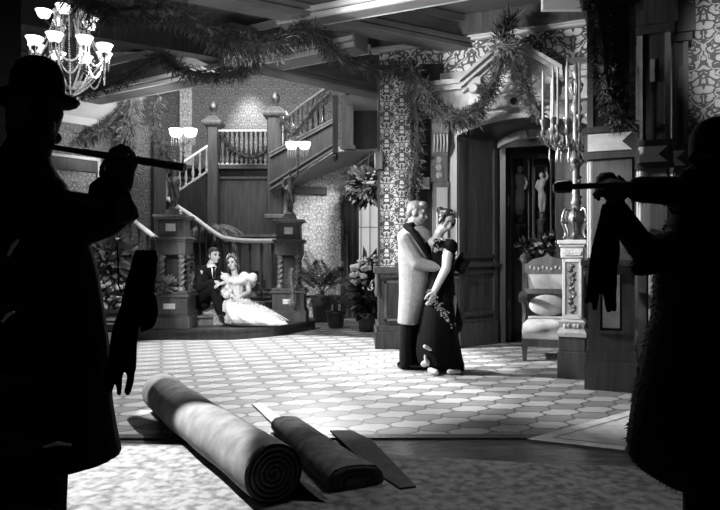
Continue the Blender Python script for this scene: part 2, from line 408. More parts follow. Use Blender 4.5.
m.build('roundel', M['black'], ped)
for sg in (-1, 1):
    m = awm(); x = uc + sg*.45; m.box((x-.07, -.22, 3.1), (x+.07, 0, 3.46)); m.lathe([(.05, 0), (.07, .05), (.05, .1), (.0, .1)], (x, -.22, 3.3), 10, axis=(0, -1, 0)); m.build('bracket', M['woodlit'], ped, smooth=0)

# cornice and white moulding of the arch wall
m = awm()
for z0, z1, o in ((4.00, 4.03, -.04), (4.03, 4.05, -.07)): m.box((-1.2, o, z0), (4.4, .05, z1))
S(m.build('trim_5', M['plaster'], frame=AW, smooth=0))

# ------------------------------------------------------------------ damask pier left of the arch
PY = 8.55
pl = P(380, 0, PY).x; pr = P(411, 0, PY).x; pe = P(457, 0, PY).x
m = MB(); m.box((pl, PY, 1.05), (pr, PY+.7, 3.75)); pier = S(m.build('wall_pier', M['damA'], smooth=0))
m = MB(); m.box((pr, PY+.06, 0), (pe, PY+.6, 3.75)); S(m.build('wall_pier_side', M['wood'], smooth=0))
m = MB(); m.box((pl-.03, PY-.01, 1.05), (pl, PY+.02, 3.75)); m.box((pr, PY-.02, 1.05), (pr+.03, PY+.07, 3.75)); S(m.build('trim_6', M['wood2'], smooth=0))
# wainscot pedestal of the pier
ws = thing('pier_wainscot', 'panelled wooden wainscot around the foot of the damask pier', 'wainscot', (pl, PY, 0)); ws['kind'] = 'structure'
y0 = PY - .12; wl = P(379, 0, y0).x; wr = P(408, 0, y0).x; we = P(486, 0, 8.5).x - .35
m = MB(); m.box((wl, y0, .0), (wr, PY+.8, 1.0)); m.box((wr, PY-.04, 0), (pe, PY+.6, 1.0)); m.build('body', M['wood2'], ws, smooth=0)
m = MB(); m.box((wl-.05, y0-.06, 0), (wr+.04, PY+.8, .22)); m.box((wl-.03, y0-.04, .22), (wr+.02, PY+.8, .30)); m.box((wr, PY-.10, 0), (pe+.03, PY+.6, .24)); m.build('plinth', M['wood2'], ws, smooth=0)
m = MB(); m.box((wl-.06, y0-.07, .98), (wr+.05, PY+.8, 1.06)); m.box((wl-.03, y0-.04, .92), (wr+.02, PY+.8, .98)); m.box((wr, PY-.12, .98), (pe+.04, PY+.6, 1.06)); m.box((wr, PY-.09, .90), (pe+.02, PY+.6, .94)); m.build('ledge', M['wood2'], ws, smooth=0)
def panel(m, x0, x1, z0, z1, y, t=.03, d=.025):
    m.box((x0, y-d, z0), (x1, y, z0+t)); m.box((x0, y-d, z1-t), (x1, y, z1)); m.box((x0, y-d, z0), (x0+t, y, z1)); m.box((x1-t, y-d, z0), (x1, y, z1))
m = MB(); panel(m, wl+.07, wr-.06, .36, .88, y0); panel(m, wr+.08, pe-.06, .34, .86, PY-.04); m.build('panel_moulding', M['wood3'], ws, smooth=0)
m = MB(); m.lathe([(.0, 0), (.03, .0), (.045, .05), (.03, .12), (.04, .2), (.025, .3), (.0, .3)], (wl-.02, y0-.03, .68), 10); m.build('corbel', M['wood2'], ws)
# wall lamp box on the pier edge
m = MB(); q = P(379, 160, PY-.04); m.bev((q.x-.06, PY-.1, q.z-.12), (q.x+.05, PY+.02, q.z+.1), .01); tag(m.build('pier_block', M['wood3']), 'small pale block on the edge of the damask pier', 'block')['kind'] = 'structure'
# carved corbelled pilaster between pier and arch
pil = thing('carved_pilaster', 'pilaster with scrolled carved corbel head between damask pier and arched doorway', 'pilaster', (P(440, 0, PY).x, PY, 0)); pil['kind'] = 'structure'
cx0 = P(431, 0, PY).x; cx1 = P(447, 0, PY).x
m = MB(); m.box((cx0+.02, PY-.02, 1.06), (cx1+.03, PY+.1, 2.18)); m.build('shaft', M['wood3'], pil, smooth=0)
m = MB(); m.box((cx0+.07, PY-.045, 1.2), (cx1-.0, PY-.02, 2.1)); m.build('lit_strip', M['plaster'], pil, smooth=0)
prof = [(.10, 2.16), (.14, 2.2), (.15, 2.5), (.20, 2.56), (.23, 2.66), (.20, 2.76), (.24, 2.80), (.24, 2.92), (.30, 2.95), (.30, 3.05)]
m = MB(); m.loft([[(cx0, PY+.1, z), (cx0, PY+.1-d, z), (cx1, PY+.1-d, z), (cx1, PY+.1, z)] for d, z in prof]); m.build('corbel', M['wood3'], pil, smooth=20)
m = MB()
for k in range(5): m.tube([(cx0+.03+.042*k, PY-.10, 2.56), (cx0+.03+.042*k, PY-.15, 2.66), (cx0+.03+.042*k, PY-.12, 2.78)], .014, 6)
for z in (2.26, 2.36, 2.46): m.lathe([(.0, 0), (.05, .01), (.03, .03), (.0, .03)], ((cx0+cx1)/2, PY-.04, z), 8, axis=(0, -1, 0))
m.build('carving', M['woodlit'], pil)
m = MB(); q0 = P(412, 189, PY+.03); q1 = P(429, 178, PY+.03); m.box((q0.x, PY-.03, q0.z), (q1.x, PY+.05, q1.z)); m.build('pale_inset', M['plaster'], pil, smooth=0)

# ------------------------------------------------------------------ right columns
def column(px, Y, wid, label, grp, fr=None):
    X = (px-360)*Y/F; MX = Matrix.Translation((X, Y, 0)) @ Matrix.Rotation(TH, 4, 'Z')
    t = thing('pillar', label, 'pillar', (X, Y, 0), TH, grp); t['kind'] = 'structure'
    W = wid; k = lambda: MB(MX)
    m = k(); m.box((-.02, -.03, 0), (W+.02, W+.02, .26)); m.box((-.012, -.02, .26), (W+.012, W+.01, .32)); m.box((-.006, -.01, .32), (W+.006, W+.005, .36)); m.build('plinth', M['wood2'], t, smooth=0)
    m = k(); m.box((.01, .03, .36), (W-.01, W-.02, 4.0)); m.build('shaft', M['wood'], t, smooth=0)
    m = k(); a = min(.11, W*.28)
    m.box((.01, 0, .36), (a, .03, 1.05)); m.box((W-a, 0, .36), (W-.01, .03, 1.05)); m.box((a, 0, .36), (W-a, .03, .50)); m.box((a, 0, 1.02), (W-a, .03, 1.12)); m.box((a-.01, -.012, .50), (W-a+.01, .02, .53))
    m.build('lower_frame', M['wood2'], t, smooth=0)
    m = k(); m.box((a+.02, .018, .55), (W-a-.02, .032, 1.02)); m.build('marble_panel', M['marble'], t, smooth=0)
    m = k(); m.box((-.03, -.03, 1.05), (W+.03, W, 1.10)); m.box((-.05, -.05, 1.10), (W+.05, W, 1.15)); m.build('ledge', M['wood2'], t, smooth=0)
    m = k(); m.box((.03, .0, 1.15), (W-.03, .03, 2.04)); m.build('middle_panel', M['wood3'], t, smooth=0)
    m = k(); m.prismz([(-.005, .06), (.035, -.004), (.05, .0), (.02, .07)], 1.17, 2.03); m.build('lit_chamfer', M['woodlit'], t, smooth=0)  # paler wood puts the light on the pillar's edge into the colour
    m = k(); m.box((-.03, -.05, 2.04), (W+.03, W, 2.09)); m.box((-.02, -.04, 2.09), (W+.02, W, 2.27)); m.box((-.03, -.05, 2.27), (W+.03, W, 2.32)); m.build('band_block', M['wood2'], t, smooth=0)
    m = k(); x0, x1, zm = .01, W-.03, 2.18
    m.prism([(x0, 2.105), (x1, 2.105), (x1-.08, zm), (x1, 2.255), (x0, 2.255)], -.055, -.038); m.build('plaque', M['marble'], t, smooth=0)
    m = k(); m.box((.0, 0, 2.32), (.05, .04, 3.4)); m.box((W-.05, 0, 2.32), (W, .04, 3.4)); m.box((W*.4, .01, 2.9), (W*.4+.04, .03, 3.12)); m.build('upper_moulding', M['wood3'], t, smooth=0)
    m = k(); m.box((-.03, -.04, 3.36), (W+.03, W, 3.44)); m.box((-.06, -.08, 3.44), (W+.06, W, 3.7)); m.build('capital', M['wood'], t, smooth=0)
    return t
GP = 'panelled pillars beyond the arched doorway'
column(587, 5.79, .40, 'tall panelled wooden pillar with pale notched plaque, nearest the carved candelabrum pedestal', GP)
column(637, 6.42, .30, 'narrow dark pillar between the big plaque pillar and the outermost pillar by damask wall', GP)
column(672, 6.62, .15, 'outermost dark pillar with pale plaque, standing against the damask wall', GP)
# damask wall behind the right flautist
RW = Matrix.Translation(P(683, 0, 6.75)*1) @ Matrix.Rotation(TH, 4, 'Z')
RW = Matrix.Translation((P(684, 0, 6.75).x, 6.75, 0)) @ Matrix.Rotation(TH, 4, 'Z')
m = MB(RW); m.poly([(-.0, 0, 1.2), (3.5, 0, 1.2), (3.5, 0, 4.6), (0, 0, 4.6)]); S(m.build('wall_right', M['damD'], frame=RW, smooth=0))
m = MB(RW); m.box((-.06, -.05, 0), (0, .1, 4.4)); m.box((0, -.04, 0), (3.5, .05, 1.2)); S(m.build('trim_7', M['wood'], frame=RW, smooth=0))
m = MB(RW); m.box((-.62, .35, 0), (.0, .5, 4.5)); S(m.build('wall_right_back', M['wood'], frame=RW, smooth=0))
m = MB(RW)
for u in (-.55, -.38, -.2): m.box((u, .30, 0), (u+.12, .36, 4.2))
S(m.build('trim_8', M['wood2'], frame=RW, smooth=0))

# ------------------------------------------------------------------ ceiling and beams
m = MB(); m.poly([(-9, 3.2, 4.32), (9, 3.2, 4.32), (9, 9.9, 4.32), (-9, 9.9, 4.32)]); S(m.build('ceiling', M['ceil'], smooth=0))
def zat(px, py, h): return F*(h-CH)/(HY-py)
def beam(name, p0, p1, h, wd, th, mat_, mould=None, ext=(0, 0)):
    a = Vector(P(*p0, zat(*p0, h))); b = Vector(P(*p1, zat(*p1, h))); a.z = b.z = h
    d = (b-a).normalized(); a -= d*ext[0]; b += d*ext[1]; up = Vector((0, 0, 1)); n = d.cross(up)
    m = MB(); m.obox(a + up*th/2, b + up*th/2, wd, th); o = S(m.build(name, mat_, smooth=0))
    if mould:
        m = MB()
        for s in (-1, 1):
            for dz, of, ww in ((.0, .02, .05), (.07, .045, .05), (th-.09, .05, .09)):
                m.obox(a + up*(dz+.03) + n*s*(wd/2+of), b + up*(dz+.03) + n*s*(wd/2+of), .05, ww)
        m.build('moulding', mould, o, smooth=0)
    return o
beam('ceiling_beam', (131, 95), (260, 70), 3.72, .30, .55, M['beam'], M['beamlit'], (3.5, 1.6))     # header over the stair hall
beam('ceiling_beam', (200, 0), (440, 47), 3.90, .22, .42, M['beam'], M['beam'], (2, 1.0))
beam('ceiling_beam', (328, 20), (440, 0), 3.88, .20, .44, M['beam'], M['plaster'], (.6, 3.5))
beam('ceiling_beam', (300, 80), (381, 98), 3.70, .22, .5, M['beam'], M['beam'], (1.2, .5))
beam('ceiling_beam', (100, 40), (300, 74), 3.86, .20, .4, M['wood'], None, (2.5, 0))
m = MB(AW); m.box((-.2, -1.5, 4.16), (4, -1.0, 4.30)); S(m.build('trim_9', M['plaster'], frame=AW, smooth=0))

m = awm(); m.box((-1.2, -.12, 4.05), (4.4, .05, 4.31)); S(m.build('trim_21', M['wood2'], frame=AW, smooth=0))
m = MB(); a = P(543, 9, 7.0); b = P(594, -14, 7.0); m.box((a.x, 7.0, a.z), (b.x, 7.08, 4.31)); S(m.build('trim_22', M['plaster'], smooth=0))
# foreground dark jamb at the photo's edge
m = MB(); m.box((-2.9, 3.3, 0), (P(21, 0, 3.8).x, 3.8, 4.3)); S(m.build('wall_near', M['coat'], smooth=0))
# ------------------------------------------------------------------ stair hall shell
m = MB(); m.poly([(-9, 14.6, 0), (-.32, 14.6, 0), (-.32, 14.6, 6.2), (-9, 14.6, 6.2)]); S(m.build('wall_back', M['damC'], smooth=0))
m = MB(); m.poly([(-9, 9.9, 6.2), (4, 9.9, 6.2), (4, 16, 6.2), (-9, 16, 6.2)]); m.poly([(-9, 9.9, 4.32), (9, 9.9, 4.32), (9, 9.9, 6.2), (-9, 9.9, 6.2)]); S(m.build('ceiling_stair', M['ceil'], smooth=0))
a = P(181, 0, 14.5); b = P(193, 0, 14.5)
m = MB(); m.box((a.x, 14.4, 0), (b.x, 14.59, 6)); S(m.build('trim_10', M['damL'], smooth=0))
# wall with cream cornice at the photo's edge
LA = P(8, 0, 9.9); LB = P(152, 0, 11.7); LA.z = LB.z = 0
ang = math.atan2(LB.y-LA.y, LB.x-LA.x); LW = Matrix.Translation(LA) @ Matrix.Rotation(ang, 4, 'Z'); LL = (LB-LA).length
m = MB(LW); m.poly([(0, 0, .9), (LL, 0, .9), (LL, 0, 3.55), (0, 0, 3.55)]); S(m.build('wall_left', M['damC'], frame=LW, smooth=0))
m = MB(LW); m.box((0, -.08, 0), (LL, .1, .95)); m.box((0, -.11, .9), (LL, .1, .98)); S(m.build('baseboard_left', M['wood2'], frame=LW, smooth=0))
m = MB(LW); m.loft([[(0, y, z), (LL-.4, y, z)] for y, z in ((0, 3.38), (-.04, 3.38), (-.06, 3.50), (-.12, 3.56), (-.30, 3.86), (-.36, 3.88), (-.38, 4.0), (0, 4.0))], cap=False, closed=False); S(m.build('trim_11', M['plaster'], frame=LW, smooth=20))
m = MB(LW); m.box((LL-.02, -.1, 0), (LL+.22, .3, 3.38)); S(m.build('wall_left_end', M['wood2'], frame=LW, smooth=0))
# framed damask panel
f0 = MB(); 
fr = thing('framed_panel', 'white-edged frame around pale damask panel, hung on the wall behind the bowler-hatted flute player', 'frame', LW @ Vector((.6, 0, 1.6)), ang)
x0, x1 = .25, 1.42; zt = 2.85
m = MB(LW); m.box((x0, -.09, zt-.045), (x1, 0, zt)); m.box((x1-.05, -.09, 1.5), (x1, 0, zt)); m.box((x0, -.09, 1.5), (x0+.05, 0, zt)); m.box((x0, -.09, 1.5), (x1, 0, 1.55)); m.build('frame', M['white'], fr, smooth=0)
m = MB(LW); m.box((x0+.05, -.02, 1.55), (x1-.05, -.004, zt-.045)); m.build('panel', M['damL'], fr, smooth=0)
m = MB(LW); m.box((x0+.05, -.07, zt-.24), (x1-.05, -.01, zt-.05)); m.build('shadow_band', M['wood2'], fr, smooth=0)  # dark band standing for the shadow across the panel's top

# panelled wall below the gallery
m = MB(); pa = P(150, 0, 13.25); pb = P(284, 0, 13.25)
m.box((pa.x, 13.25, 0), (pb.x, 13.4, 3.0)); S(m.build('wall_gallery', M['wood2'], smooth=0))
m = MB()
for z in (2.98, 2.80, 1.62, 1.52): m.box((pa.x, 13.20, z), (pb.x, 13.3, z+.05))
S(m.build('trim_12', M['wood3'], smooth=0))
m = MB(); m.box((pa.x-1, 13.0, 2.98), (pb.x, 14.58, 3.05)); S(m.build('floor_gallery', M['wood2'], smooth=0))

# wall under the rising flight, dark door, sunlit screen beyond
m = MB(); qa = P(283, 0, 12.9); qb = P(346, 0, 12.9); m.poly([(qa.x, 12.9, 0), (qb.x, 12.9, 0), (qb.x, 12.9, 3.4), (qa.x, 12.9, 3.4)]); S(m.build('wall_under_stair', M['damL'], smooth=0))
d2 = thing('door_2', None, None, P(352, 318, 12.75)); d2['kind'] = 'structure'; d2.location.z = 0; MW[d2.name] = Matrix.Translation(d2.location)
m = MB(); a = P(346, 0, 12.75); b = P(359, 0, 12.75); m.box((a.x, 12.75, 0), (b.x, 12.83, 2.30)); m.build('leaf', M['wood'], d2, smooth=0)
m = MB()
for f0, f1 in ((0, .16), (.42, .58), (.84, 1)):
    x0 = a.x+(b.x-a.x)*f0; x1 = a.x+(b.x-a.x)*f1; m.box((x0, 12.71, 0), (x1, 12.75, 2.30))
m.build('stile', M['wood2'], d2, smooth=0)
m = MB(); m.box((a.x-.1, 12.68, 2.30), (P(384, 0, 12.7).x, 12.9, 2.42)); m.box((a.x-.10, 12.70, 0), (a.x-.02, 12.9, 2.3)); S(m.build('trim_13', M['wood'], smooth=0))
m = MB(); a = P(330, 0, 15.2); b = P(420, 0, 15.2); m.poly([(a.x, 15.2, 0), (b.x, 15.2, 0), (b.x, 15.2, 3), (a.x, 15.2, 3)]); S(m.build('window_1', M['glassdoor'], smooth=0))
m = MB()
for px in (352, 361, 370, 380): q = P(px, 0, 15.1); m.box((q.x-.012, 15.1, 0), (q.x+.012, 15.13, 2.6))
for z in (.35, 1.1, 1.9): m.box((a.x, 15.1, z), (b.x, 15.13, z+.02))
S(m.build('trim_14', M['plaster'], smooth=0))
m = MB(); m.box((a.x, 14.9, 0), (b.x, 15.05, .45)); S(m.build('baseboard_screen', M['wood2'], smooth=0))
m = MB(); m.box((a.x, 13.3, 0), (b.x, 13.6, .03)); S(m.build('trim_15', M['plaster'], smooth=0))

# ------------------------------------------------------------------ staircase
L0 = Vector((-2.76, 9.66, 0)); E1 = Vector((.84, .5426, 0)); E2 = Vector((-.5426, .84, 0))
def st(a, b, z=0.0): q = L0 + E1*a + E2*b; return Vector((q.x, q.y, z))
SM = Matrix.Translation(L0) @ Matrix.Rotation(math.atan2(E1.y, E1.x), 4, 'Z')
stair = thing('staircase', 'broad wooden staircase with carpet runner where the seated pair rests', 'staircase', (L0.x, L0.y, 0), math.atan2(E1.y, E1.x))
m = MB(); pf = [(-3.22, 9.33), (-1.80, 9.36), (-1.30, 9.75), (-.74, 10.72), (-.85, 11.3), (-1.9, 12), (-3.6, 11.2)]
m.prismz(pf, 0, .11); cpt = Vector((-2.1, 10.4))
m.prismz([tuple(cpt + (Vector(p)-cpt)*1.012) for p in pf], .11, .15); m.build('bottom_step', M['wood'], stair, smooth=0)
for k in range(5):
    z0 = .15*(k+1); b0 = .02 + .30*k
    mm = MB(SM); mm.box((.12 if k < 3 else .0, b0, 0 if k == 0 else z0-.02), (1.85, b0+.32 if k < 4 else b0+.5, z0+.15)); mm.box((.12 if k < 3 else 0, b0-.03, z0+.12), (1.85, b0, z0+.15))
    stp = mm.build('step', M['wood3'], stair, smooth=0)
    mm = MB(SM); c0 = .60 - .07*k
    mm.box((c0, b0-.04, z0-.0), (1.58, b0-.005, z0+.155)); mm.box((c0, b0-.04, z0+.15), (1.58, b0+.30, z0+.158)); mm.build('runner', M['runner'], stp, smooth=0)
mm = MB(SM)
for k in range(5): mm.box((1.85, .02+.3*k, 0), (1.90, .02+.3*(k+1)+.02, .15*(k+2)+.05))
mm.build('stringer', M['wood'], stair, smooth=0)
mm = MB(); f = [G(262, 331), G(313, 331)]
# newel pillars at the foot of the stair
def sq(m, h, z0, z1, c=.008): m.bev((-h, -h, z0), (h, h, z1), c)
nl = (L0.x+.0, L0.y, .15)
NW = thing('newel_post', 'newel pedestal with twisted colonnettes on the suited man\'s side of the stair', 'newel post', nl, 0, 'newel pedestals at the foot of the stair')
T = Matrix.Translation(nl)
m = MB(T); sq(m, .295, 0, .17); sq(m, .275, .17, .20); m.build('base', M['wood2'], NW, smooth=0)
m = MB(T); sq(m, .26, .20, .46); sq(m, .29, .46, .50); sq(m, .27, .50, .54); m.build('pedestal', M['wood2'], NW, smooth=0)
m = MB(T); m.bev((-.085, -.27, .29), (.085, -.25, .37), .004); m.build('plaque', M['marble'], NW, smooth=0)
m = MB(T); sq(m, .105, .54, 1.08); m.build('core', M['wood'], NW, smooth=0)
for sx in (-1, 1):
    for sy in (-1, 1):
        m = MB(T); cx, cy = .145*sx, .145*sy
        m.lathe([(.06, .54), (.06, .58), (.045, .60), (.045, .61)], (cx, cy, 0), 12)
        rings = []
        for i in range(31):
            z = .60 + .44*i/30; t = i*.62
            rings.append([(cx + (.036+.012*math.cos(3*a2*2*PI/15-0))*math.cos(2*PI*a2/15+t*.6), cy + (.036+.012*math.cos(3*a2*2*PI/15))*math.sin(2*PI*a2/15+t*.6), z) for a2 in range(15)])
        m.loft(rings); m.lathe([(.045, 1.03), (.06, 1.05), (.06, 1.08)], (cx, cy, 0), 12)
        m.build('twisted_column', M['wood3'], NW, smooth=50)
m = MB(T); sq(m, .22, 1.08, 1.27); sq(m, .24, 1.27, 1.30); sq(m, .26, 1.30, 1.335); m.build('entablature', M['wood2'], NW, smooth=0)
m = MB(T); sq(m, .185, 1.335, 1.60); m.build('upper_box', M['wood2'], NW, smooth=0)
m = MB(T); m.bev((-.07, -.20, 1.42), (.07, -.18, 1.53), .004); m.build('upper_plaque', M['marble'], NW, smooth=0)
m = MB(T); sq(m, .21, 1.60, 1.625); sq(m, .25, 1.625, 1.66); sq(m, .11, 1.66, 1.70); sq(m, .10, 1.70, 1.74); m.build('cap', M['wood3'], NW, smooth=0)
nr = (-1.16, 10.74, .15)
NR = copy_tree(NW, nr, 0, 'newel pedestal with twisted colonnettes beside the potted palm')

# bronze torch figures
def torch_figure(loc, label, grp):
    t = thing('torch_figure', label, 'figure lamp', loc, 0, grp); T = Matrix.Translation(loc)
    m = MB(T); k = .44
    m.lathe([(.09, 0), (.095, .02), (.07, .04), (.06, .05)], seg=14); m.build('foot', M['bronze'], t)
    m = MB(T)
    m.ell((0, 0, .70), (.038, .044, .05)); m.cap((0, 0, .62), (0, 0, .68), .022, .022); m.ell((0, .02, .735), (.035, .035, .025))
    m.cap((-.055, 0, .60), (.055, 0, .60), .035, .035); m.cap((0, 0, .60), (.0, 0, .47), .06, .05); m.cap((-.02, 0, .45), (.02, 0, .45), .062, .062)
    m.chain([(-.03, 0, .43), (-.03, -.03, .25), (-.025, .0, .06)], [.052, .036, .022]); m.chain([(.035, 0, .43), (.03, -.0, .25), (.03, .01, .06)], [.052, .036, .022])
    m.cap((-.025, 0, .06), (-.03, -.05, .055), .02, .014); m.cap((.03, .01, .06), (.035, -.04, .055), .02, .014)
    m.chain([(-.075, 0, .60), (-.12, -.02, .50), (-.07, -.06, .43)], [.028, .022, .016]); m.chain([(.075, 0, .61), (.13, -.02, .66), (.14, -.03, .78)], [.028, .022, .016])
    m.ell((.14, -.03, .80), (.02, .018, .025)); m.ell((-.06, -.07, .42), (.02, .02, .018))
    m.cap((0, -.01, .42), (.05, -.02, .22), .07, .04)
    m.blob('figure', M['bronze'], t, .009, 2)
    m = MB(T); m.tube([(.14, -.03, .70), (.14, -.03, 1.0)], .012, 8); m.lathe([(.012, .84), (.03, .86), (.012, .88)], (.14, -.03, 0), 10)
    m.tube([(.03, -.03, 1.04), (.07, -.03, .99), (.14, -.03, .97), (.21, -.03, .99), (.25, -.03, 1.04)], .009, 6); m.build('torch_stem', M['bronze'], t)
    for sx in (-1, 1):
        c = (.14+.105*sx, -.03, 1.08)
        m = MB(T); m.lathe([(.035, 0), (.075, .015), (.095, .06), (.105, .12), (.098, .12), (.085, .05), (.03, .012)], c, 18); m.build('lamp_shade', M['glow'], t)
        m = MB(T)
        for a in range(10):
            an = 2*PI*a/10; m.lathe([(.002, -.13), (.009, -.10), (.006, -.04), (.002, .02)], (c[0]+.07*math.cos(an), c[1]+.07*math.sin(an), c[2]), 5)
        m.build('crystal_drop', M['crystal'], t)
    return t
tf = torch_figure((nl[0], nl[1], 1.89), 'bronze torch-bearing figure lamp on the newel pedestal nearer the flute player', 'bronze lamps on the newels')
copy_tree(tf, (nr[0], nr[1], 1.89), 0, 'bronze torch-bearing figure lamp on the newel pedestal by the palm')

# balustrades
def cr_path(pts, n=8):                # Catmull-Rom through points
    pts = [Vector(p) for p in pts]; q = [pts[0]] + pts + [pts[-1]]; out = []
    for i in range(1, len(q)-2):
        for k in range(n):
            t = k/n; a, b, c, d = q[i-1], q[i], q[i+1], q[i+2]
            out.append(.5*((2*b) + (c-a)*t + (2*a-5*b+4*c-d)*t*t + (3*b-a-3*c+d)*t**3))
    return out + [pts[-1]]
def baluster(m, x, y, z0, z1, r=.03):
    h = z1 - z0; m.lathe([(r*.9, z0), (r*.9, z0+.1*h), (r*.5, z0+.14*h), (r*1.0, z0+.3*h), (r*.55, z0+.55*h), (r*.5, z0+.8*h), (r*.8, z0+.84*h), (r*.8, z1)], (x, y, 0), 8)
def balustrade(name, label, path, drop, nb, railmat, balmat, rw=.09, bottom=True, rbal=.03, skip=()):
    t = thing(name, label, 'balustrade', (path[0].x, path[0].y, path[0].z - drop(0) if callable(drop) else path[0].z-drop))
    m = MB(); m.tube([p + Vector((0, 0, 0)) for p in path], rw/2, 8); m.build('handrail', railmat, t, smooth=50)
    dr = (lambda f: drop) if not callable(drop) else drop
    if bottom:
        m = MB(); n = len(path)
        m.tube([p - Vector((0, 0, dr(i/(n-1)))) for i, p in enumerate(path)], rw*.4, 6); m.build('bottom_rail', railmat if bottom == 2 else balmat, t, smooth=50)
    n = len(path)
    for k in range(nb):
        f = (k+.5)/nb; x = f*(n-1); i = int(x); p = path[i].lerp(path[min(i+1, n-1)], x-i)
        m = MB(); baluster(m, p.x, p.y, p.z-dr(f), p.z, rbal); m.build('baluster', balmat, t)
    return t
pth = cr_path([P(276, 241, 10.75), P(250, 241, 11.0), P(226, 238.5, 11.3), P(212, 231, 11.6), P(196, 219, 11.85), P(178, 207, 12.1), P(168, 199, 12.3)], 5)
balustrade('stair_balustrade', 'curving balustrade with pale polished handrail running behind the seated pair', pth, lambda f: .95+.05*f, 15, M['rail'], M['wood'], .085, True, .035)
pth = cr_path([P(158, 240, 9.75), P(146, 231, 10.1), P(132, 220, 10.6), P(118, 208, 11.0)], 4)
balustrade('stair_balustrade', 'short sloping balustrade with pale rail rising behind the hanging glove', pth, .9, 5, M['rail'], M['wood2'], .09, True, .03)
pth = [P(163, 176, 12.3), P(186, 160.5, 12.7), P(210, 144.5, 13.0)]
tb = balustrade('stair_balustrade', 'sloping run of pale turned balusters beside the glowing double lamp', pth, .50, 7, M['rail'], M['woodlit'], .06, True, .032)
a, b = pth[0], pth[2]
m = MB(); m.loft([[(p.x, p.y+.03, p.z-.5), (p.x, p.y+.07, p.z-.5), (p.x, p.y+.07, 1.5), (p.x, p.y+.03, 1.5)] for p in (a + (a-b)*.6, b)]); S(m.build('wall_stringer', M['wood'], smooth=0))
pth = [P(218, 131, 13.02), P(244, 131, 13.02), P(270, 131, 13.02)]
balustrade('gallery_balustrade', 'level gallery balustrade draped with a garland above the seated pair', pth, .66, 11, M['rail'], M['wood'], .06, 2, .033)
pth = [P(283, 121, 12.6), P(302, 105, 12.4), P(326, 88, 12.2)]
balustrade('stair_balustrade', 'garlanded balustrade rising from the tall landing newel towards the damask pier', pth, .62, 9, M['wood3'], M['wood'], .06, True, .03)
# rising flight: stringer panel and sloping soffit
m = MB()
S1 = [P(270, 152, 12.5), P(334, 118, 12.1), P(334, 151, 12.1), P(270, 192, 12.5)]
m.loft([[p for p in S1], [p + Vector((0, .06, 0)) for p in S1]]); S(m.build('trim_16', M['wood2'], smooth=0))
m = MB()
for f in (.04, .12, .80, .95):
    m.obox(S1[0].lerp(S1[3], f) + V(0, -.03, 0), S1[1].lerp(S1[2], f) + V(0, -.03, 0), .05, .035)
S(m.build('trim_17', M['wood3'], smooth=0))
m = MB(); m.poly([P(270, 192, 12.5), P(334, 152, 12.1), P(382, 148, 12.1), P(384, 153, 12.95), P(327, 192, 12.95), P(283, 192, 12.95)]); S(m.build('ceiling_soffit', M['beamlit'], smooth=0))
m = MB(); m.obox(P(276, 189, 12.85), P(327, 191, 12.85), .1, .14); S(m.build('trim_18', M['wood'], smooth=0))
m = MB(); q = P(335.5, 0, 12.05); m.box((q.x-.05, 12.0, P(0, 153, 12).z), (q.x+.05, 12.1, P(0, 95, 12).z)); m.lathe([(.0, -.16), (.03, -.12), (.05, -.05), (.02, 0)], (q.x, 12.05, P(0, 153, 12).z), 8); S(m.build('trim_19', M['wood'], smooth=0))
m = MB(); q = P(348, 0, 12.2); m.box((q.x-.10, 12.1, P(0, 147, 12.1).z), (q.x+.10, 12.3, P(0, 96, 12.1).z)); m.box((q.x-.14, 12.06, P(0, 149, 12.06).z), (q.x+.14, 12.34, P(0, 145, 12.06).z)); S(m.build('trim_20', M['wood3'], smooth=0))
m = MB(); m.box((P(353, 0, 12.3).x, 12.3, P(0, 149, 12.3).z), (P(392, 0, 12.3).x, 12.5, P(0, 111, 12.3).z)); S(m.build('wall_beam', M['wood'], smooth=0))
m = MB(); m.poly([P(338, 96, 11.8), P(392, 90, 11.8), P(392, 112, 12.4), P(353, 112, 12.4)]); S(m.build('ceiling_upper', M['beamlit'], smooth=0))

# tall landing newels
def tall_newel(px, Y, y0, y1, h, label):
    q = P(px, y0, Y); zt = P(px, y1, Y).z
    t = thing('landing_newel', label, 'newel post', q, 0, 'tall newels on the landing'); T = Matrix.Translation((q.x, q.y, 0))
    m = MB(T); m.bev((-h, -h, q.z), (h, h, zt-.22), .02); m.build('shaft', M['wood2'], t, smooth=0)
    m = MB(T); m.bev((-h-.05, -h-.05, q.z), (h+.05, h+.05, q.z+.08), .01); m.build('foot', M['wood3'], t, smooth=0)
    m = MB(T); m.loft([[(-r, -r, z), (r, -r, z), (r, r, z), (-r, r, z)] for r, z in ((h, zt-.24), (h+.07, zt-.2), (h+.09, zt-.16), (h+.09, zt-.13), (h, zt-.05), (h*.6, zt))]); m.build('cap', M['wood3'], t, smooth=0)
    m = MB(T); m.lathe([(.05, zt), (.06, zt+.03), (.035, zt+.06), (.08, zt+.13), (.09, zt+.2), (.05, zt+.28), (.0, zt+.30)], (0, 0, 0), 12); m.build('finial', M['bronze'], t)
tall_newel(275.5, 12.75, 219, 107, .145, 'tall square landing newel with ball finial above the newel pedestal by the palm')
tall_newel(213.5, 13.05, 236, 116, .11, 'slimmer landing newel topped with sprigs, beside the glowing double lamp')
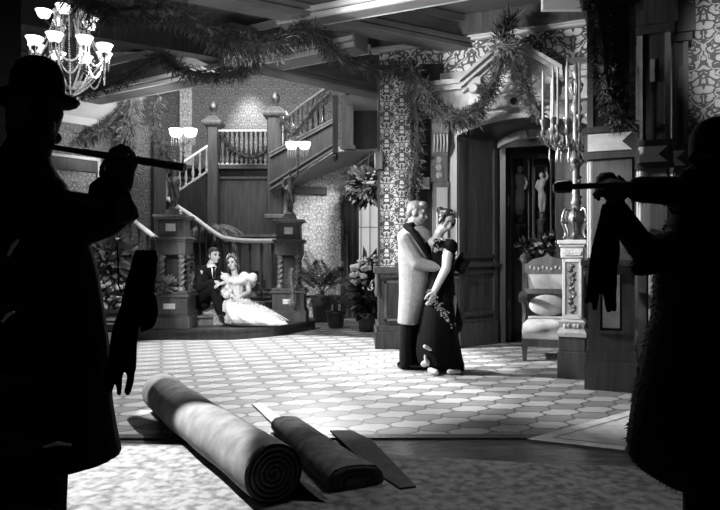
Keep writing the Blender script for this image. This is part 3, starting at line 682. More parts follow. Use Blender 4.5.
# ------------------------------------------------------------------ people
def basis(f, up=(0, 0, 1)):
    f = Vector(f).normalized(); r = f.cross(Vector(up)).normalized(); u = r.cross(f)
    return Matrix((r, f, u)).transposed()          # columns: right, forward, up
def head(m, c, f, s=1.0, up=(0, 0, 1)):
    B = basis(f, up); c = Vector(c); L = lambda x, y, z: c + B @ Vector((x*s, y*s, z*s))
    m.ell(L(0, -.012, .025), (.076*s, .096*s, .095*s), B)
    m.ell(L(0, .028, -.045), (.058*s, .066*s, .072*s), B)
    m.ell(L(0, .062, -.095), (.028*s, .026*s, .022*s), B)            # chin
    m.cap(L(0, .090, .015), L(0, .112, -.030), .011*s, .016*s)       # nose
    m.ell(L(0, .086, -.062), (.026*s, .014*s, .012*s), B)            # lips
    m.cap(L(-.045, .074, .032), L(.045, .074, .032), .014*s, .014*s) # brow
    for e in (-1, 1):
        m.ell(L(.077*e, -.012, -.012), (.012*s, .024*s, .034*s), B); m.ell(L(.042*e, .066, -.030), (.026*s, .024*s, .024*s), B)
    return B, L
def eyes(par, c, f, s=1.0, up=(0, 0, 1)):
    B = basis(f, up); c = Vector(c)
    for e in (-1, 1):
        m = MB(); m.ell(c + B @ Vector((.032*e*s, .082*s, .006*s)), (.014*s, .010*s, .008*s), B, 10, 6); m.build('eye', M['shoe'], par)
        m = MB(); m.cap(c + B @ Vector((.016*e*s, .090*s, .030*s)), c + B @ Vector((.050*e*s, .080*s, .030*s)), .005*s, .004*s); m.build('eyebrow', M['hairD'], par)
def hand(m, wr, d, n, t, s=1.0, curl=.5, spread=.22, rf=.0088):
    """wrist point, finger direction, curl direction (palm normal), thumb side"""
    d = Vector(d).normalized(); n = Vector(n); n = (n - d*n.dot(d)).normalized(); t = Vector(t); t = (t - d*t.dot(d) - n*t.dot(n)).normalized()
    wr = Vector(wr); B = Matrix((t, d, n)).transposed()
    m.ell(wr + d*.048*s, (.042*s, .055*s, .018*s), B); m.cap(wr - d*.02*s, wr + d*.03*s, .027*s, .027*s)
    for i, (off, ln) in enumerate(((.032, .085), (.011, .095), (-.011, .088), (-.031, .068))):
        p = wr + d*(.085 - .006*abs(i-1.3))*s + t*off*s; a = d + t*(off*spread*10); a.normalize(); pts = [p - d*.012*s, p]
        ang = 0.0
        for q, fr in enumerate((.45, .31, .24)):
            ang += curl*(.6 + .35*q + .08*i); v = a*math.cos(ang) + n*math.sin(ang); p = p + v*ln*fr*s; pts.append(p)
        m.chain(pts, [rf*1.1*s, rf*1.08*s, rf*s, rf*.95*s, rf*.8*s], 8)
    p0 = wr + d*.022*s + t*.03*s; p1 = p0 + (t*.75 + d*.6 + n*.25).normalized()*.042*s; p2 = p1 + (t*.25 + d*.85 + n*(.2+curl*.5)).normalized()*.036*s; p3 = p2 + (d*.9 + n*(.3+curl*.6) - t*.05).normalized()*.026*s
    m.chain([p0, p1, p2, p3], [.015*s, .0125*s, .0105*s, .009*s], 8)
def ring(c, a, b, n=20, tilt=0.0, ax=None):
    c = Vector(c); ax = ax or Vector((1, 0, 0)); ay = Vector((-ax.y, ax.x, 0))
    return [c + ax*(a*math.cos(2*PI*k/n)) + ay*(b*math.sin(2*PI*k/n)) + Vector((0, 0, tilt*math.cos(2*PI*k/n))) for k in range(n)]
def sil(m, Y, rows, dep, tilts=None, n=24):
    """stack of elliptic sections: (photo y, x-left, x-right) at distance Y, depth = list or factor"""
    rs = []
    for i, (py, xl, xr) in enumerate(rows):
        a = (xr-xl)/2*Y/F; d = dep[i] if isinstance(dep, (list, tuple)) else min(a*dep, .3)
        rs.append(ring(P((xl+xr)/2, py, Y), a, d, n, (tilts or {}).get(i, 0)))
    return m.loft(rs)

# ============ flute player with bowler hat
Y1 = 2.26
fl = thing('person', 'person in bowler hat and long black coat playing a flute, seen from behind', 'person', (P(30, 0, Y1).x, Y1, 0))
hc = P(33, 124, Y1); hf = Vector((.12, .98, -.12))
fdir = (P(184, 168, Y1-.02) - P(48, 147, Y1+.02)).normalized()
m = MB(); head(m, hc, hf, 1.0)
m.chain([P(22, 172, Y1), P(28, 150, Y1)], [.066, .066])
m.cap(P(15, 200, Y1), P(15, 330, Y1), .15, .15); m.cap(P(-6, 195, Y1), P(44, 195, Y1), .085, .085)
# legs
for dx, dy in ((-22, .06), (38, -.06)):
    hp = P(10+dx*.5, 345, Y1+dy); kn = P(14+dx*.75, 465, Y1+dy); an = Vector((P(18+dx*.8, 0, Y1).x, Y1+dy, .09))
    m.chain([hp, kn, an], [.10, .062, .042]); m.cap(an + V(-.03, 0, -.04), an + V(.14, .10, -.055), .042, .034)
sh = P(52, 205, Y1); el = P(124, 212, Y1-.06); wr = P(117, 186, Y1-.0)
m.chain([sh, el, wr], [.06, .048, .030])
# playing hand wrapped over the flute
hd = (P(112, 154, Y1) - wr); hand(m, wr, (hd.normalized() + V(.12, .1, 0)), (fdir*.25 + V(0, .9, -.35)), (-.9, 0, .15), 1.12, .55, .1, .0095)
m.cap(P(124, 186, Y1), P(131, 160, Y1), .030, .022); m.cap(P(119, 175, Y1-.01), P(134, 163, Y1-.01), .028, .018)
wr2 = P(18, 202, Y1+.24); m.chain([P(-4, 205, Y1+.05), P(6, 262, Y1+.24), wr2], [.06, .048, .03]); hand(m, wr2, (.3, -.1, .9), (-.3, -.9, 0), (-.8, 0, .3), 1.0, .6)
m.blob('body', M['skinD'], fl, .0085, 3)
m = MB()
rows = [(152, 6, 47), (166, -2, 51), (180, -18, 60), (192, -28, 69), (204, -32, 77), (226, -34, 83), (245, -34, 89), (272, -34, 96), (300, -36, 100.5), (332, -39, 105), (365, -42, 109), (400, -44, 109.5), (430, -48, 114), (461, -52, 119.5), (466, -50, 117)]
m.cap(P(20, 166, Y1), P(26, 153, Y1), .085, .080);
sil(m, Y1, rows, [.07, .09, .13, .15, .16, .165, .17, .175, .18, .19, .2, .21, .22, .23, .22], {13: .015, 14: .03})
m.chain([P(44, 206, Y1), P(62, 222, Y1-.02), P(108, 219, Y1-.05)], [.085, .090, .058]); m.chain([P(116, 212, Y1-.06), P(112, 192, Y1-.02)], [.050, .058]); m.cap(P(92, 212, Y1-.02), P(106, 184, Y1), .045, .036); m.cap(P(122, 218, Y1-.06), P(137, 217.5, Y1-.06), .035, .008); m.cap(P(120, 196, Y1-.04), P(134, 212, Y1-.06), .04, .012)
m.cap(P(126, 203, Y1-.04), P(136.5, 214.5, Y1-.06), .024, .010); m.cap(P(100, 190, Y1), P(110, 214, Y1-.03), .040, .055); m.cap(P(84, 232, Y1-.03), P(112, 226, Y1-.05), .05, .035); m.cap(P(112, 226, Y1-.05), P(137, 216, Y1-.06), .030, .010)
m.chain([P(-10, 205, Y1+.05), P(6, 262, Y1+.22), P(30, 205, Y1+.22)], [.09, .075, .055])
ct = m.blob('coat', M['coat'], fl, .0105, 3)
m = MB(); hx = P(37, 0, Y1)
m = MB(); sil(m, Y1, [(106, 10, 61), (112, 10, 61.5), (120, 11, 58.5), (131, 12, 55), (142, 10, 51.5), (152, 6, 49), (160, 2, 48)], [.088, .094, .094, .088, .085, .085, .085]); m.blob('scarf', M['coat'], fl, .0095, 2)
T = Matrix.Translation(P(37, 104, Y1)) @ Matrix.Rotation(.02, 4, 'Y')
m = MB(T)
k = Y1/F
m.lathe([(.078, -.012), (.088, .0), (.093, .03), (.094, .07), (.088, .11), (.070, .142), (.040, .160), (.0, .166)], (-.0, 0, 0), 32, sx=.97, sy=.86); m.build('hat', M['felt'], fl, smooth=60)
m = MB(T); rg = []
for r, z in ((.080, -.004), (.105, .002), (.130, .009), (.140, .018), (.142, .010), (.130, -.006), (.105, -.016), (.080, -.018)):
    rg.append([Vector((r*1.0*math.cos(2*PI*q/32), r*.84*math.sin(2*PI*q/32), z + .018*math.sin(2*PI*q/32)**2)) for q in range(32)])
m.loft(rg); m.build('hat_brim', M['felt'], fl, smooth=60)
m = MB()
for dx, dy in ((-22, .06), (38, -.06)):
    a = P(10+dx*.5, 380, Y1+dy); b = P(14+dx*.75, 465, Y1+dy); c = Vector((P(18+dx*.8, 0, Y1).x, Y1+dy, .06)); m.chain([a, b, c], [.10, .085, .075])
m.blob('trousers', M['coat'], fl, .012, 2)
for dx, dy in ((-22, .06), (38, -.06)):
    an = Vector((P(18+dx*.8, 0, Y1).x, Y1+dy, .062)); m = MB(); m.cap(an + V(-.04, 0, -.012), an + V(.15, .11, -.02), .05, .042); m.blob('shoe', M['coat'], fl, .01, 1)

def flute(p0, p1, r, label, holes):
    p0 = Vector(p0); p1 = Vector(p1); t = thing('flute', label, 'flute', p0); d = (p1-p0)
    m = MB(); m.tube([p0, p0+d*.3, p0+d*.302, p0+d*.7, p0+d*.702, p0+d*.97, p0+d*.972, p1], [r*.8, r*.85, r*1.0, r*1.05, r*1.2, r*1.2, r*1.3, r*1.3], 14); m.build('tube', M['fluteM'], t, smooth=50)
    n = Vector((0, -.7, .7))
    for f in holes:
        m = MB(); m.lathe([(r*.5, -.002), (r*.5, .004), (r*.3, .006), (0, .006)], p0 + d*f + n*r*1.05, 10, axis=n); m.build('key', M['brass'], t)
    m = MB(); m.lathe([(r*.7, -.002), (r*.7, .005), (r*.3, .003)], p0 + d*.10 + n*r*.85, 10, axis=n); m.build('mouth_hole', M['fluteM'], t)
    return t
flute(P(40, 145.2, Y1+.03), P(185, 167.8, Y1-.03), .0118, 'dark wooden flute held by the bowler-hatted player', (.55, .62, .69, .82, .9))
# hanging glove on its cord
def glove(name, label, Y, rows, fingers, thumb, cord, dep=.028):
    t = thing(name, label, 'glove', P(cord[-1][0], rows[0][0], Y))
    m = MB(); sil(m, Y, rows, [dep]*len(rows), n=18)
    for pts in fingers: m.chain([P(x, y, Y - .01) for x, y, r in pts], [r*Y/F for x, y, r in pts])
    if thumb: m.chain([P(x, y, Y - .025) for x, y, r in thumb], [r*Y/F for x, y, r in thumb])
    m.blob('mitt', M['glove'], t, .0065, 2)
    m = MB(); m.tube([P(x, y, Y) for x, y in cord], .0026, 6); m.build('cord', M['glove'], t)
    m = MB(); c = rows[0]; q = P((c[1]+c[2])/2, c[0]+5, Y); 
    m.loft([ring(q + V(0, 0, z), (c[2]-c[1])/2*Y/F*1.02 + .004, dep+.006, 18) for z in (-.022, .0)]); m.build('cuff_band', M['glove'], t)
    return t
glove('long_glove', 'long black gauntlet glove dangling by a cord from the bowler-hatted player\'s sleeve', Y1-.12,
      [(250, 135.5, 156), (258, 132.5, 157.5), (270, 129.5, 157), (285, 125, 155), (297, 122.5, 156), (308, 120, 155), (318, 116, 148), (328, 112.5, 139), (345, 109.5, 137), (360, 108.2, 136.6), (370, 107.6, 136)],
      [[(109, 364, 3.6), (105.5, 380, 3.2), (103, 390, 2.6)], [(114.5, 364, 4), (112.5, 378, 3.5), (109.8, 391, 3)], [(121, 366, 4), (119.5, 380, 3.0), (119, 393.5, 2.6)], [(131.5, 366, 4.2), (130.5, 380, 3.9), (127.8, 392.5, 3.2)]],
      [(149, 298, 7.5), (151, 312, 7.5), (149, 323, 6.5), (143, 329, 3.5)], [(117, 243), (118, 262), (118.6, 285), (124, 300)])

# ============ fur-coated flute player
Y2 = 2.62
fr_ = thing('person', 'person in bulky black fur coat and round cap, playing a flute towards the candelabrum', 'person', (P(715, 0, Y2).x, Y2, 0))
m = MB(); hc2 = P(716, 152, Y2); head(m, hc2, (-1, -.15, -.05), 1.0); m.cap(P(724, 190, Y2), P(720, 170, Y2), .065, .058)
m.cap(P(724, 215, Y2), P(724, 330, Y2), .15, .15); m.cap(P(700, 208, Y2), P(752, 208, Y2), .085, .085)
for dx in (-8, 38):
    a = P(716+dx, 360, Y2); b = P(712+dx, 455, Y2); c = Vector((P(709+dx, 0, Y2).x, Y2, .09)); m.chain([a, b, c], [.10, .07, .045]); m.cap(c + V(0, 0, -.05), c + V(-.15, -.06, -.055), .042, .034)
wrR = P(634, 190, Y2-.06); m.chain([P(698, 206, Y2), P(672, 196, Y2-.05), wrR], [.06, .045, .03]); hand(m, wrR, (-1, 0, .25), (0, .5, -.8), (.1, -.9, .3), 1.1, .75, .1, .0095)
wrL = P(618, 205, Y2-.02); m.chain([P(702, 225, Y2), P(650, 254, Y2-.05), wrL], [.06, .048, .03]); hand(m, wrL, (-.35, 0, .9), (.0, .8, -.3), (.5, -.6, 0), 1.1, .8, .1, .0095)
m.blob('body', M['skinD'], fr_, .0085, 3)
m = MB()
rows = [(163, 693, 745), (176, 678, 768), (190, 677, 782), (206, 677, 790), (226, 667, 794), (250, 660, 796), (275, 657, 798), (310, 656, 800), (328, 650.5, 802), (345, 647, 803), (375, 640.5, 806), (408, 634.5, 808), (440, 630, 810), (458, 631, 810), (470, 641, 806), (482, 660, 802), (487, 672, 796)]
sil(m, Y2, rows, [.08, .13, .16, .18, .2, .2, .21, .22, .22, .23, .24, .25, .26, .26, .25, .24, .22])
m.chain([P(704, 201, Y2), P(672, 191, Y2-.05), P(640, 189.5, Y2-.06)], [.085, .060, .054])
m.chain([P(706, 236, Y2), P(652, 256, Y2-.05), P(618, 221, Y2-.03)], [.09, .070, .040]); m.cap(P(640, 268, Y2-.05), P(655, 262, Y2-.05), .035, .05)
cf = m.blob('fur_coat', M['coat'], fr_, .0105, 2)
# shaggy fur edge
m = MB(); random.seed(3)
dv = cf.data.vertices; T0 = world(fr_)
for v in random.sample(range(len(dv)), 3800):
    p = T0 @ dv[v].co; n = dv[v].normal
    d = (n*.6 + V(U(-.3, .3), U(-.3, .3), U(-1.1, -.3))).normalized(); s = d.orthogonal().normalized()*.004
    m.add([p - s, p + s, p + d*U(.008, .024)], [(0, 1, 2)])
m.build('fur_tufts', M['coat'], fr_, smooth=0)
m = MB(); T = Matrix.Translation(P(717, 150, Y2)); m.M = T
m.lathe([(.098, -.045), (.112, -.02), (.114, .02), (.106, .07), (.08, .11), (.04, .13), (0, .135)], (.006, 0, 0), 26, sx=.98, sy=.95)
m.cap((.02, 0, -.07), (.10, 0, -.09), .07, .08); m.blob('fur_cap', M['felt'], fr_, .010, 2)
m = MB(); m.cap(P(690, 178, Y2-.05), P(740, 186, Y2-.05), .045, .06); m.cap(P(684, 186, Y2-.03), P(680, 205, Y2), .03, .05); m.blob('collar', M['coat'], fr_, .011, 2)
for dx in (-8, 38):
    c = Vector((P(709+dx, 0, Y2).x, Y2, .055)); m = MB(); m.cap(c + V(.03, 0, -.005), c + V(-.16, -.06, -.012), .05, .042); m.blob('boot', M['coat'], fr_, .01, 1)
m = MB()
for dx in (-8, 38):
    a = P(716+dx, 400, Y2); b = P(712+dx, 470, Y2); c = Vector((P(709+dx, 0, Y2).x, Y2, .07)); m.chain([a, b, c], [.10, .08, .068])
m.blob('trousers', M['coat'], fr_, .012, 1)
ft = flute(P(690, 181.5, Y2-.06), P(555, 187.5, Y2-.10), .0095, 'dark flute with broad end cap held by the fur-coated player', (.5, .56, .75, .82))
m = MB(); m.tube([P(573, 186.5, Y2-.095), P(570, 186.5, Y2-.095), P(557, 187.3, Y2-.10), P(553, 187.5, Y2-.10)], [.012, .026, .024, .014], 14); m.build('end_cap', M['fluteM'], ft, smooth=50)
glove('long_glove', 'long black glove dangling below the hands of the fur-coated player', Y2-.14,
      [(204, 602, 628), (216, 599.5, 625), (230, 596, 620), (250, 591, 617.5), (268, 588.5, 617), (284, 587, 617), (292, 586.5, 616.5)],
      [[(589.5, 286, 3.6), (588.5, 295, 3.2), (587, 302, 2.6)], [(596, 288, 3.6), (595.5, 300, 3.4), (594.5, 308, 2.8)], [(606, 288, 3.8), (607, 300, 3.2), (608.5, 310.5, 2.6)], [(612.5, 288, 3.8), (613.5, 300, 3.0), (614.5, 309.5, 2.4)]],
      [(613, 236, 6), (614, 250, 6), (614, 262, 5)], [(620, 192), (616, 200), (613, 215)])
# ============ dancing man in pale overcoat
Y3 = 6.92; k3 = Y3/F
def Q(px, py, dy=0.0): return P(px, py, Y3+dy)
dm = thing('person', 'fair-haired person in long grey overcoat embracing a partner in a black gown', 'person', (Q(410, 0).x, Y3, 0))
hcm = Q(417, 213); hfm = Vector((1, -.25, -.22))
m = MB(); head(m, hcm, hfm, 1.0)
m.cap(Q(412, 229), Q(414, 220), .062, .055); m.cap(Q(413, 243), Q(413, 288), .13, .14); m.cap(Q(404, 237), Q(425, 237), .075, .075)
for dx, dy in ((405, -.06), (413, .08)):
    m.chain([Q(dx+4, 294, dy*.7), Q(dx+2, 330, dy), V(Q(dx, 0).x, Y3+dy, .10)], [.072, .062, .045])
m.chain([Q(405, 240, -.12), Q(418, 263, -.16), Q(441, 268, -.16)], [.06, .048, .032]); hand(m, Q(442, 268, -.16), (1, .25, .02), (.1, 1, 0), (0, .1, 1), 1.0, .35)
m.chain([Q(420, 240, .14), Q(433, 258, .25), Q(448, 262, .22)], [.06, .048, .032]); hand(m, Q(450, 262, .20), (1, -.5, .05), (-.2, -1, 0), (0, .1, 1), 1.0, .4)
m.blob('body', M['skin'], dm, .0095, 3)
eyes(dm, hcm, hfm)
m = MB(); B = basis(hfm); L = lambda x, y, z: hcm + B @ Vector((x, y, z))
m.ell(L(0, -.022, .040), (.082, .100, .090), B); m.ell(L(0, -.065, .0), (.072, .05, .075), B); m.ell(L(.02, .055, .100), (.06, .05, .035), B); m.ell(L(-.04, .01, .105), (.05, .07, .03), B); m.cap(L(.075, .0, .03), L(.072, .005, -.02), .014, .012); m.cap(L(-.075, .0, .03), L(-.072, .005, -.02), .014, .012)
m.blob('hair', M['hair'], dm, .008, 2)
m = MB()
rows = [(226, 405, 423), (231, 401, 430), (240, 398.3, 434), (252, 398.0, 434), (266, 398.6, 432), (280, 399, 430.5), (292, 399, 427.5), (305, 398.4, 424), (315, 398, 421), (323, 397.4, 418.5), (323.5, 399, 417)]
sil(m, Y3, rows, [.09, .14, .17, .18, .175, .175, .18, .185, .19, .195, .19])
m.chain([Q(405, 240, -.13), Q(417.5, 263, -.19), Q(440, 268.5, -.19)], [.080, .070, .052]); m.chain([Q(420, 240, .13), Q(433, 258, .25), Q(446, 262, .23)], [.08, .062, .05])
m.blob('overcoat', M['greycoat'], dm, .0105, 2)
m = MB(); rs = [ring(Q(413.5, 227.5), .085, .095), ring(Q(414.5, 232.5), .13, .125), ring(Q(416, 236.5), .15, .135), ring(Q(414.5, 229), .09, .10)]
m.loft(rs); m.cap(Q(421, 232, -.09), Q(429, 252, -.15), .035, .026); m.cap(Q(406, 226, -.03), Q(412, 225, -.09), .035, .035); m.chain([Q(406, 226, -.07), Q(412.5, 231, -.165), Q(420.5, 242, -.195), Q(427, 255, -.185)], [.036, .036, .040, .018]); m.blob('velvet_collar', M['velvet'], dm, .011, 1)
m = MB(); m.loft([ring(Q(414.2, 223.5), .062, .066), ring(Q(413.6, 228.5), .068, .072)]); m.build('shirt_collar', M['white'], dm)
m = MB(); m.cap(Q(443.5, 268.4, -.165), Q(445, 268.5, -.165), .04, .04); m.build('cuff', M['white'], dm)
m = MB()
for dx, dy in ((405, -.06), (413, .08)): m.chain([Q(dx+4, 300, dy*.7), Q(dx+2, 330, dy), V(Q(dx+.5, 0).x, Y3+dy, .05)], [.078, .080, .075])
m.blob('trousers', M['suit'], dm, .011, 2)
for dx, dy in ((405, -.06), (413, .08)):
    c = V(Q(dx, 0).x, Y3+dy, .045); m = MB(); m.cap(c + V(-.05, .0, 0), c + V(.15, -.04, -.008), .042, .034); m.blob('shoe', M['shoe'], dm, .008, 1)
# ============ partner in black gown
Y4 = 6.78
def Qw(px, py, dy=0.0): return P(px, py, Y4+dy)
dw = thing('person', 'person in black sequinned gown with long white glove leaning on the grey overcoat', 'person', (Qw(438, 0).x, Y4, 0))
hcw = Qw(446, 221, .04); hfw = Vector((.35, -.75, -.42)); upw = Vector((.35, 0, 1))
m = MB(); head(m, hcw, hfw, .95, upw)
m.cap(Qw(437, 238, .04), Qw(442, 229, .04), .055, .048); m.cap(Qw(441, 250), Qw(443, 278), .105, .095); m.cap(Qw(433, 243, .02), Qw(450, 244, .02), .062, .062); m.cap(Qw(441, 288), Qw(442, 300), .13, .13)
for dx in (433, 449): m.chain([Qw(dx, 300), Qw(dx, 335), V(Qw(dx, 0).x, Y4, .09)], [.085, .055, .036]); 
m.chain([Qw(448, 248, -.09), Qw(446, 268, -.14), Qw(434.5, 291, -.17)], [.050, .042, .026]); hand(m, Qw(434, 292, -.17), (-.25, -.1, -1), (-.5, .6, 0), (-.5, -.8, 0), .92, .4)
m.chain([Qw(433, 246, .14), Qw(426, 252, .25), Qw(412, 244, .30)], [.05, .042, .026]); hand(m, Qw(411, 244, .30), (-1, 0, .2), (0, -1, 0), (0, 0, 1), .92, .2)
m.blob('body', M['skin'], dw, .009, 3)
eyes(dw, hcw, hfw, .95, upw)
m = MB(); B = basis(hfw, upw); L = lambda x, y, z: hcw + B @ Vector((x, y, z))
m.ell(L(0, -.03, .035), (.088, .095, .095), B); random.seed(11)
for i in range(16):
    a = U(0, 2*PI); m.ell(L(.075*math.cos(a), -.03 + .06*math.sin(a*1.7), .07 + .045*math.sin(a)), U(.025, .04))
m.ell(L(.01, -.08, .05), .05); m.ell(L(.085, .02, .0), (.02, .03, .06), B); m.ell(L(-.085, .02, .0), (.02, .03, .06), B)
m.blob('hair', M['hairD'], dw, .008, 1)
m = MB()
for i in range(6):
    m.ell(L(-.06 + .02*i, .03 + U(-.01, .01), .125 - .004*(i-3)**2), .016)
m.build('hair_flowers', M['white'], dw)
m = MB()
rows = [(239, 433, 452), (246, 431.5, 455), (256, 431, 455.5), (266, 431, 453), (274, 430, 453.5), (286, 427.5, 455), (300, 424, 454), (318, 420.5, 455.5), (336, 417, 458.5), (352, 415.5, 461.5), (364, 418, 464.5), (367, 424, 464)]
sil(m, Y4, rows, [.075, .10, .115, .10, .11, .14, .16, .19, .22, .25, .27, .26], {10: -.015, 11: -.03})
m.ell(Qw(450.5, 247, -.09), (.075, .075, .085)); m.ell(Qw(434, 246, .10), (.07, .07, .08))
m.cap(Qw(456, 352, .02), Qw(462, 365, .02), .05, .03); m.cap(Qw(446, 290, .10), Qw(452, 325, .14), .09, .12)
m.blob('gown', M['dress'], dw, .0105, 2)
m = MB(); m.cap(Qw(447.6, 256, -.125), Qw(446.2, 268, -.142), .058, .050); m.cap(Qw(446.2, 268, -.142), Qw(434.8, 290.5, -.172), .050, .034)
hand(m, Qw(434.2, 291.5, -.172), (-.25, -.1, -1), (-.5, .6, 0), (-.5, -.8, 0), .98, .4, rf=.0105); m.blob('long_white_glove', M['white'], dw, .0075, 2)
random.seed(5); m = MB()
def seq(px, py, dy): 
    c = Qw(px, py, dy); m.ell(c, U(.005, .011), None, 6, 4)
for i in range(46): seq(U(433, 447), U(238, 252), -.09 - U(.0, .03))
m.build('bodice_sequins', M['sequin'], dw); m = MB()
for i in range(90):
    f = R(); seq(428 + 25*f + U(-3, 3), 292 + 32*f + U(-5, 5), -.185 - .02*f)
m.build('skirt_sequins', M['sequin'], dw)
m = MB()
for i in range(9):
    f = i/8; m.ell(Qw(424 + 14*f, 364 - 2*math.sin(f*6), -.19), (.035, .03, .03))
for c in ((428, 349), (431, 350.5)): m.cap(Qw(c[0]-3, c[1]-2.5, -.20), Qw(c[0]+2, c[1]+.5, -.21), .022, .014)
m.cap(Qw(425, 356, -.2), Qw(427, 364, -.21), .016, .022); m.blob('petticoat', M['ruffle'], dw, .009, 1)
m = MB(); m.cap(V(Qw(446, 0).x, Y4-.27, .03), V(Qw(455, 0).x, Y4-.26, .028), .028, .024); m.build('slipper', M['white'], dw)
m = MB(); m.cap(V(Qw(428, 0).x, Y4-.22, .04), V(Qw(433, 0).x, Y4-.30, .03), .03, .026); m.build('slipper', M['white'], dw)
# top hat held behind her back
ht = thing('top_hat', 'black top hat held behind the back of the black gown', 'hat', Qw(459, 268, .02)); T = Matrix.Translation(Qw(456.5, 263, -.02)) @ Matrix.Rotation(math.radians(118), 4, 'Y') @ Matrix.Rotation(.3, 4, 'X')
m = MB(T); m.lathe([(.080, 0), (.078, .05), (.082, .11), (.080, .115), (0, .118)], seg=24, sy=1.1); m.build('crown', M['felt'], ht, smooth=40)
m = MB(T); m.lathe([(.07, -.004), (.125, .004), (.130, .010), (.125, .006), (.07, .004)], seg=24, sy=1.1); m.build('brim', M['felt'], ht)
m = MB(T); m.lathe([(.081, .005), (.0805, .035)], seg=24, sy=1.1); m.build('band', M['velvet'], ht)

# ============ seated pair on the stair
def W(a, b, z): return st(a, b, z)
sm = thing('person', 'person in dark suit sitting on the stair with knees drawn up', 'person', st(.55, .5, .45))
Ys = 10.15
def Z(px, py, dy=0.0): return P(px, py, Ys+dy)
hcs = Z(214, 255.5, .0); hfs = Vector((.75, -.65, -.05))
m = MB(); head(m, hcs, hfs, 1.0)
m.cap(Z(209, 268), Z(212, 262), .06, .055); m.chain([Z(205, 275, .03), Z(199, 297, .08)], [.14, .15]); m.cap(Z(201, 273.5, .1), Z(214, 274, -.07), .065, .06)
m.chain([Z(199, 298, .0), Z(214, 287, -.22), Z(219, 310, -.22)], [.085, .065, .042]); m.chain([Z(202, 299, .12), Z(220, 288, -.02), Z(225, 311, -.06)], [.085, .065, .042])
m.chain([Z(201.5, 275, .02), Z(200, 288, -.14), Z(214, 282, -.25)], [.05, .044, .032]); hand(m, Z(215, 282, -.25), (.9, -.2, -.1), (0, .3, -1), (0, 0, 1), 1, .5)
m.chain([Z(216, 274, -.05), Z(222, 284, -.1), Z(224, 283, -.3)], [.055, .045, .03]); hand(m, Z(223, 283, -.3), (-.6, -.5, -.2), (0, .3, -1), (0, 0, 1), 1, .5)
m.blob('body', M['skin'], sm, .0105, 3); eyes(sm, hcs, hfs)
m = MB(); B = basis(hfs); L = lambda x, y, z: hcs + B @ Vector((x, y, z))
m.ell(L(0, -.028, .045), (.084, .095, .085), B); m.ell(L(.02, .05, .10), (.055, .05, .03), B); m.ell(L(0, -.07, 0), (.07, .045, .07), B); m.cap(L(.075, .0, .03), L(.073, .005, -.03), .014, .01); m.cap(L(-.075, .0, .03), L(-.073, .005, -.03), .014, .01)
m.blob('hair', M['hairD'], sm, .009, 1)
m = MB(); m.chain([Z(207, 273, .03), Z(203, 284, .05), Z(199, 299, .08)], [.14, .165, .17]); m.cap(Z(200, 271.3, .1), Z(215, 272.3, -.08), .105, .095)
m.chain([Z(200.5, 273, .0), Z(199.5, 288, -.15), Z(212, 282.5, -.25)], [.085, .072, .055]); m.chain([Z(216, 274, -.05), Z(221, 284, -.1), Z(222, 283.5, -.27)], [.08, .066, .052]); m.cap(Z(192, 301, .1), Z(203, 303, .05), .10, .12)
m.blob('jacket', M['suit'], sm, .012, 2)
m = MB(); c = Z(213.6, 272, -.155); m.loft([[c + V(-.045, 0, .09), c + V(.03, -.01, .09), c + V(.015, -.035, -.10), c + V(-.005, -.035, -.10)], [c + V(-.05, .06, .09), c + V(.04, .05, .09), c + V(.03, .03, -.10), c + V(-.02, .03, -.10)]]); m.cap(Z(210.5, 267.5, -.04), Z(213.5, 267.5, -.05), .056, .052); m.build('shirt_front', M['white'], sm)
m = MB(); m.ell(Z(213.8, 267.5, -.165), (.03, .012, .014)); m.cap(Z(213.8, 268, -.175), Z(213.8, 277, -.205), .012, .018); m.build('necktie', M['suit'], sm)
m = MB(); m.chain([Z(199, 299, .0), Z(214, 287, -.22), Z(219, 309, -.22)], [.11, .090, .07]); m.chain([Z(202, 300, .12), Z(220, 288, -.02), Z(225, 310, -.06)], [.11, .090, .07]); m.cap(Z(198, 301, .0), Z(201, 301, .13), .115, .11); m.blob('trousers', M['suit'], sm, .011, 2)
for c in (Z(219, 312.5, -.25), Z(226, 313, -.08)):
    c.z = .345; m = MB(); m.cap(c, c + V(.13, -.13, -.006), .044, .036); m.blob('shoe', M['shoe'], sm, .009, 1)
m = MB(); m.cap(Z(214, 287, -.30), Z(219, 290, -.34), .03, .024); m.build('handkerchief', M['suit'], sm)

sw = thing('person', 'person in white ruffled ball gown and tiara seated on the stair', 'person', st(1.25, .4, .45))
Yw = 10.2
def Zw(px, py, dy=0.0): return P(px, py, Yw+dy)
hcz = Zw(233, 263); hfz = Vector((-.25, -.95, -.02)); upz = Vector((-.12, 0, 1))
m = MB(); head(m, hcz, hfz, .95, upz); m.cap(Zw(235, 276, .02), Zw(234, 269, .02), .052, .048)
m.chain([Zw(236, 281), Zw(237, 300, .05)], [.105, .12]); m.cap(Zw(225, 280, 0), Zw(247, 280, 0), .06, .06)
m.chain([Zw(224, 280, -.02), Zw(222, 291, -.14), Zw(230, 294, -.30)], [.045, .04, .028]); m.chain([Zw(248, 280, -.02), Zw(249, 292, -.10), Zw(240, 297, -.30)], [.045, .04, .028])
hand(m, Zw(231, 294.5, -.3), (.8, -.5, -.4), (0, .3, -1), (.3, -.5, .5), .9, .4); hand(m, Zw(239.5, 297, -.3), (-.8, -.5, -.3), (0, .3, -1), (-.3, -.5, .5), .9, .4)
m.chain([Zw(233, 304, .0), Zw(231, 306, -.34), V(Zw(232, 0).x, Yw-.40, .22)], [.085, .06, .04]); m.chain([Zw(241, 304, .0), Zw(243, 306, -.34), V(Zw(246, 0).x, Yw-.40, .22)], [.085, .06, .04])
m.blob('body', M['skin'], sw, .0105, 3); eyes(sw, hcz, hfz, .95, upz)
m = MB(); B = basis(hfz, upz); L = lambda x, y, z: hcz + B @ Vector((x, y, z))
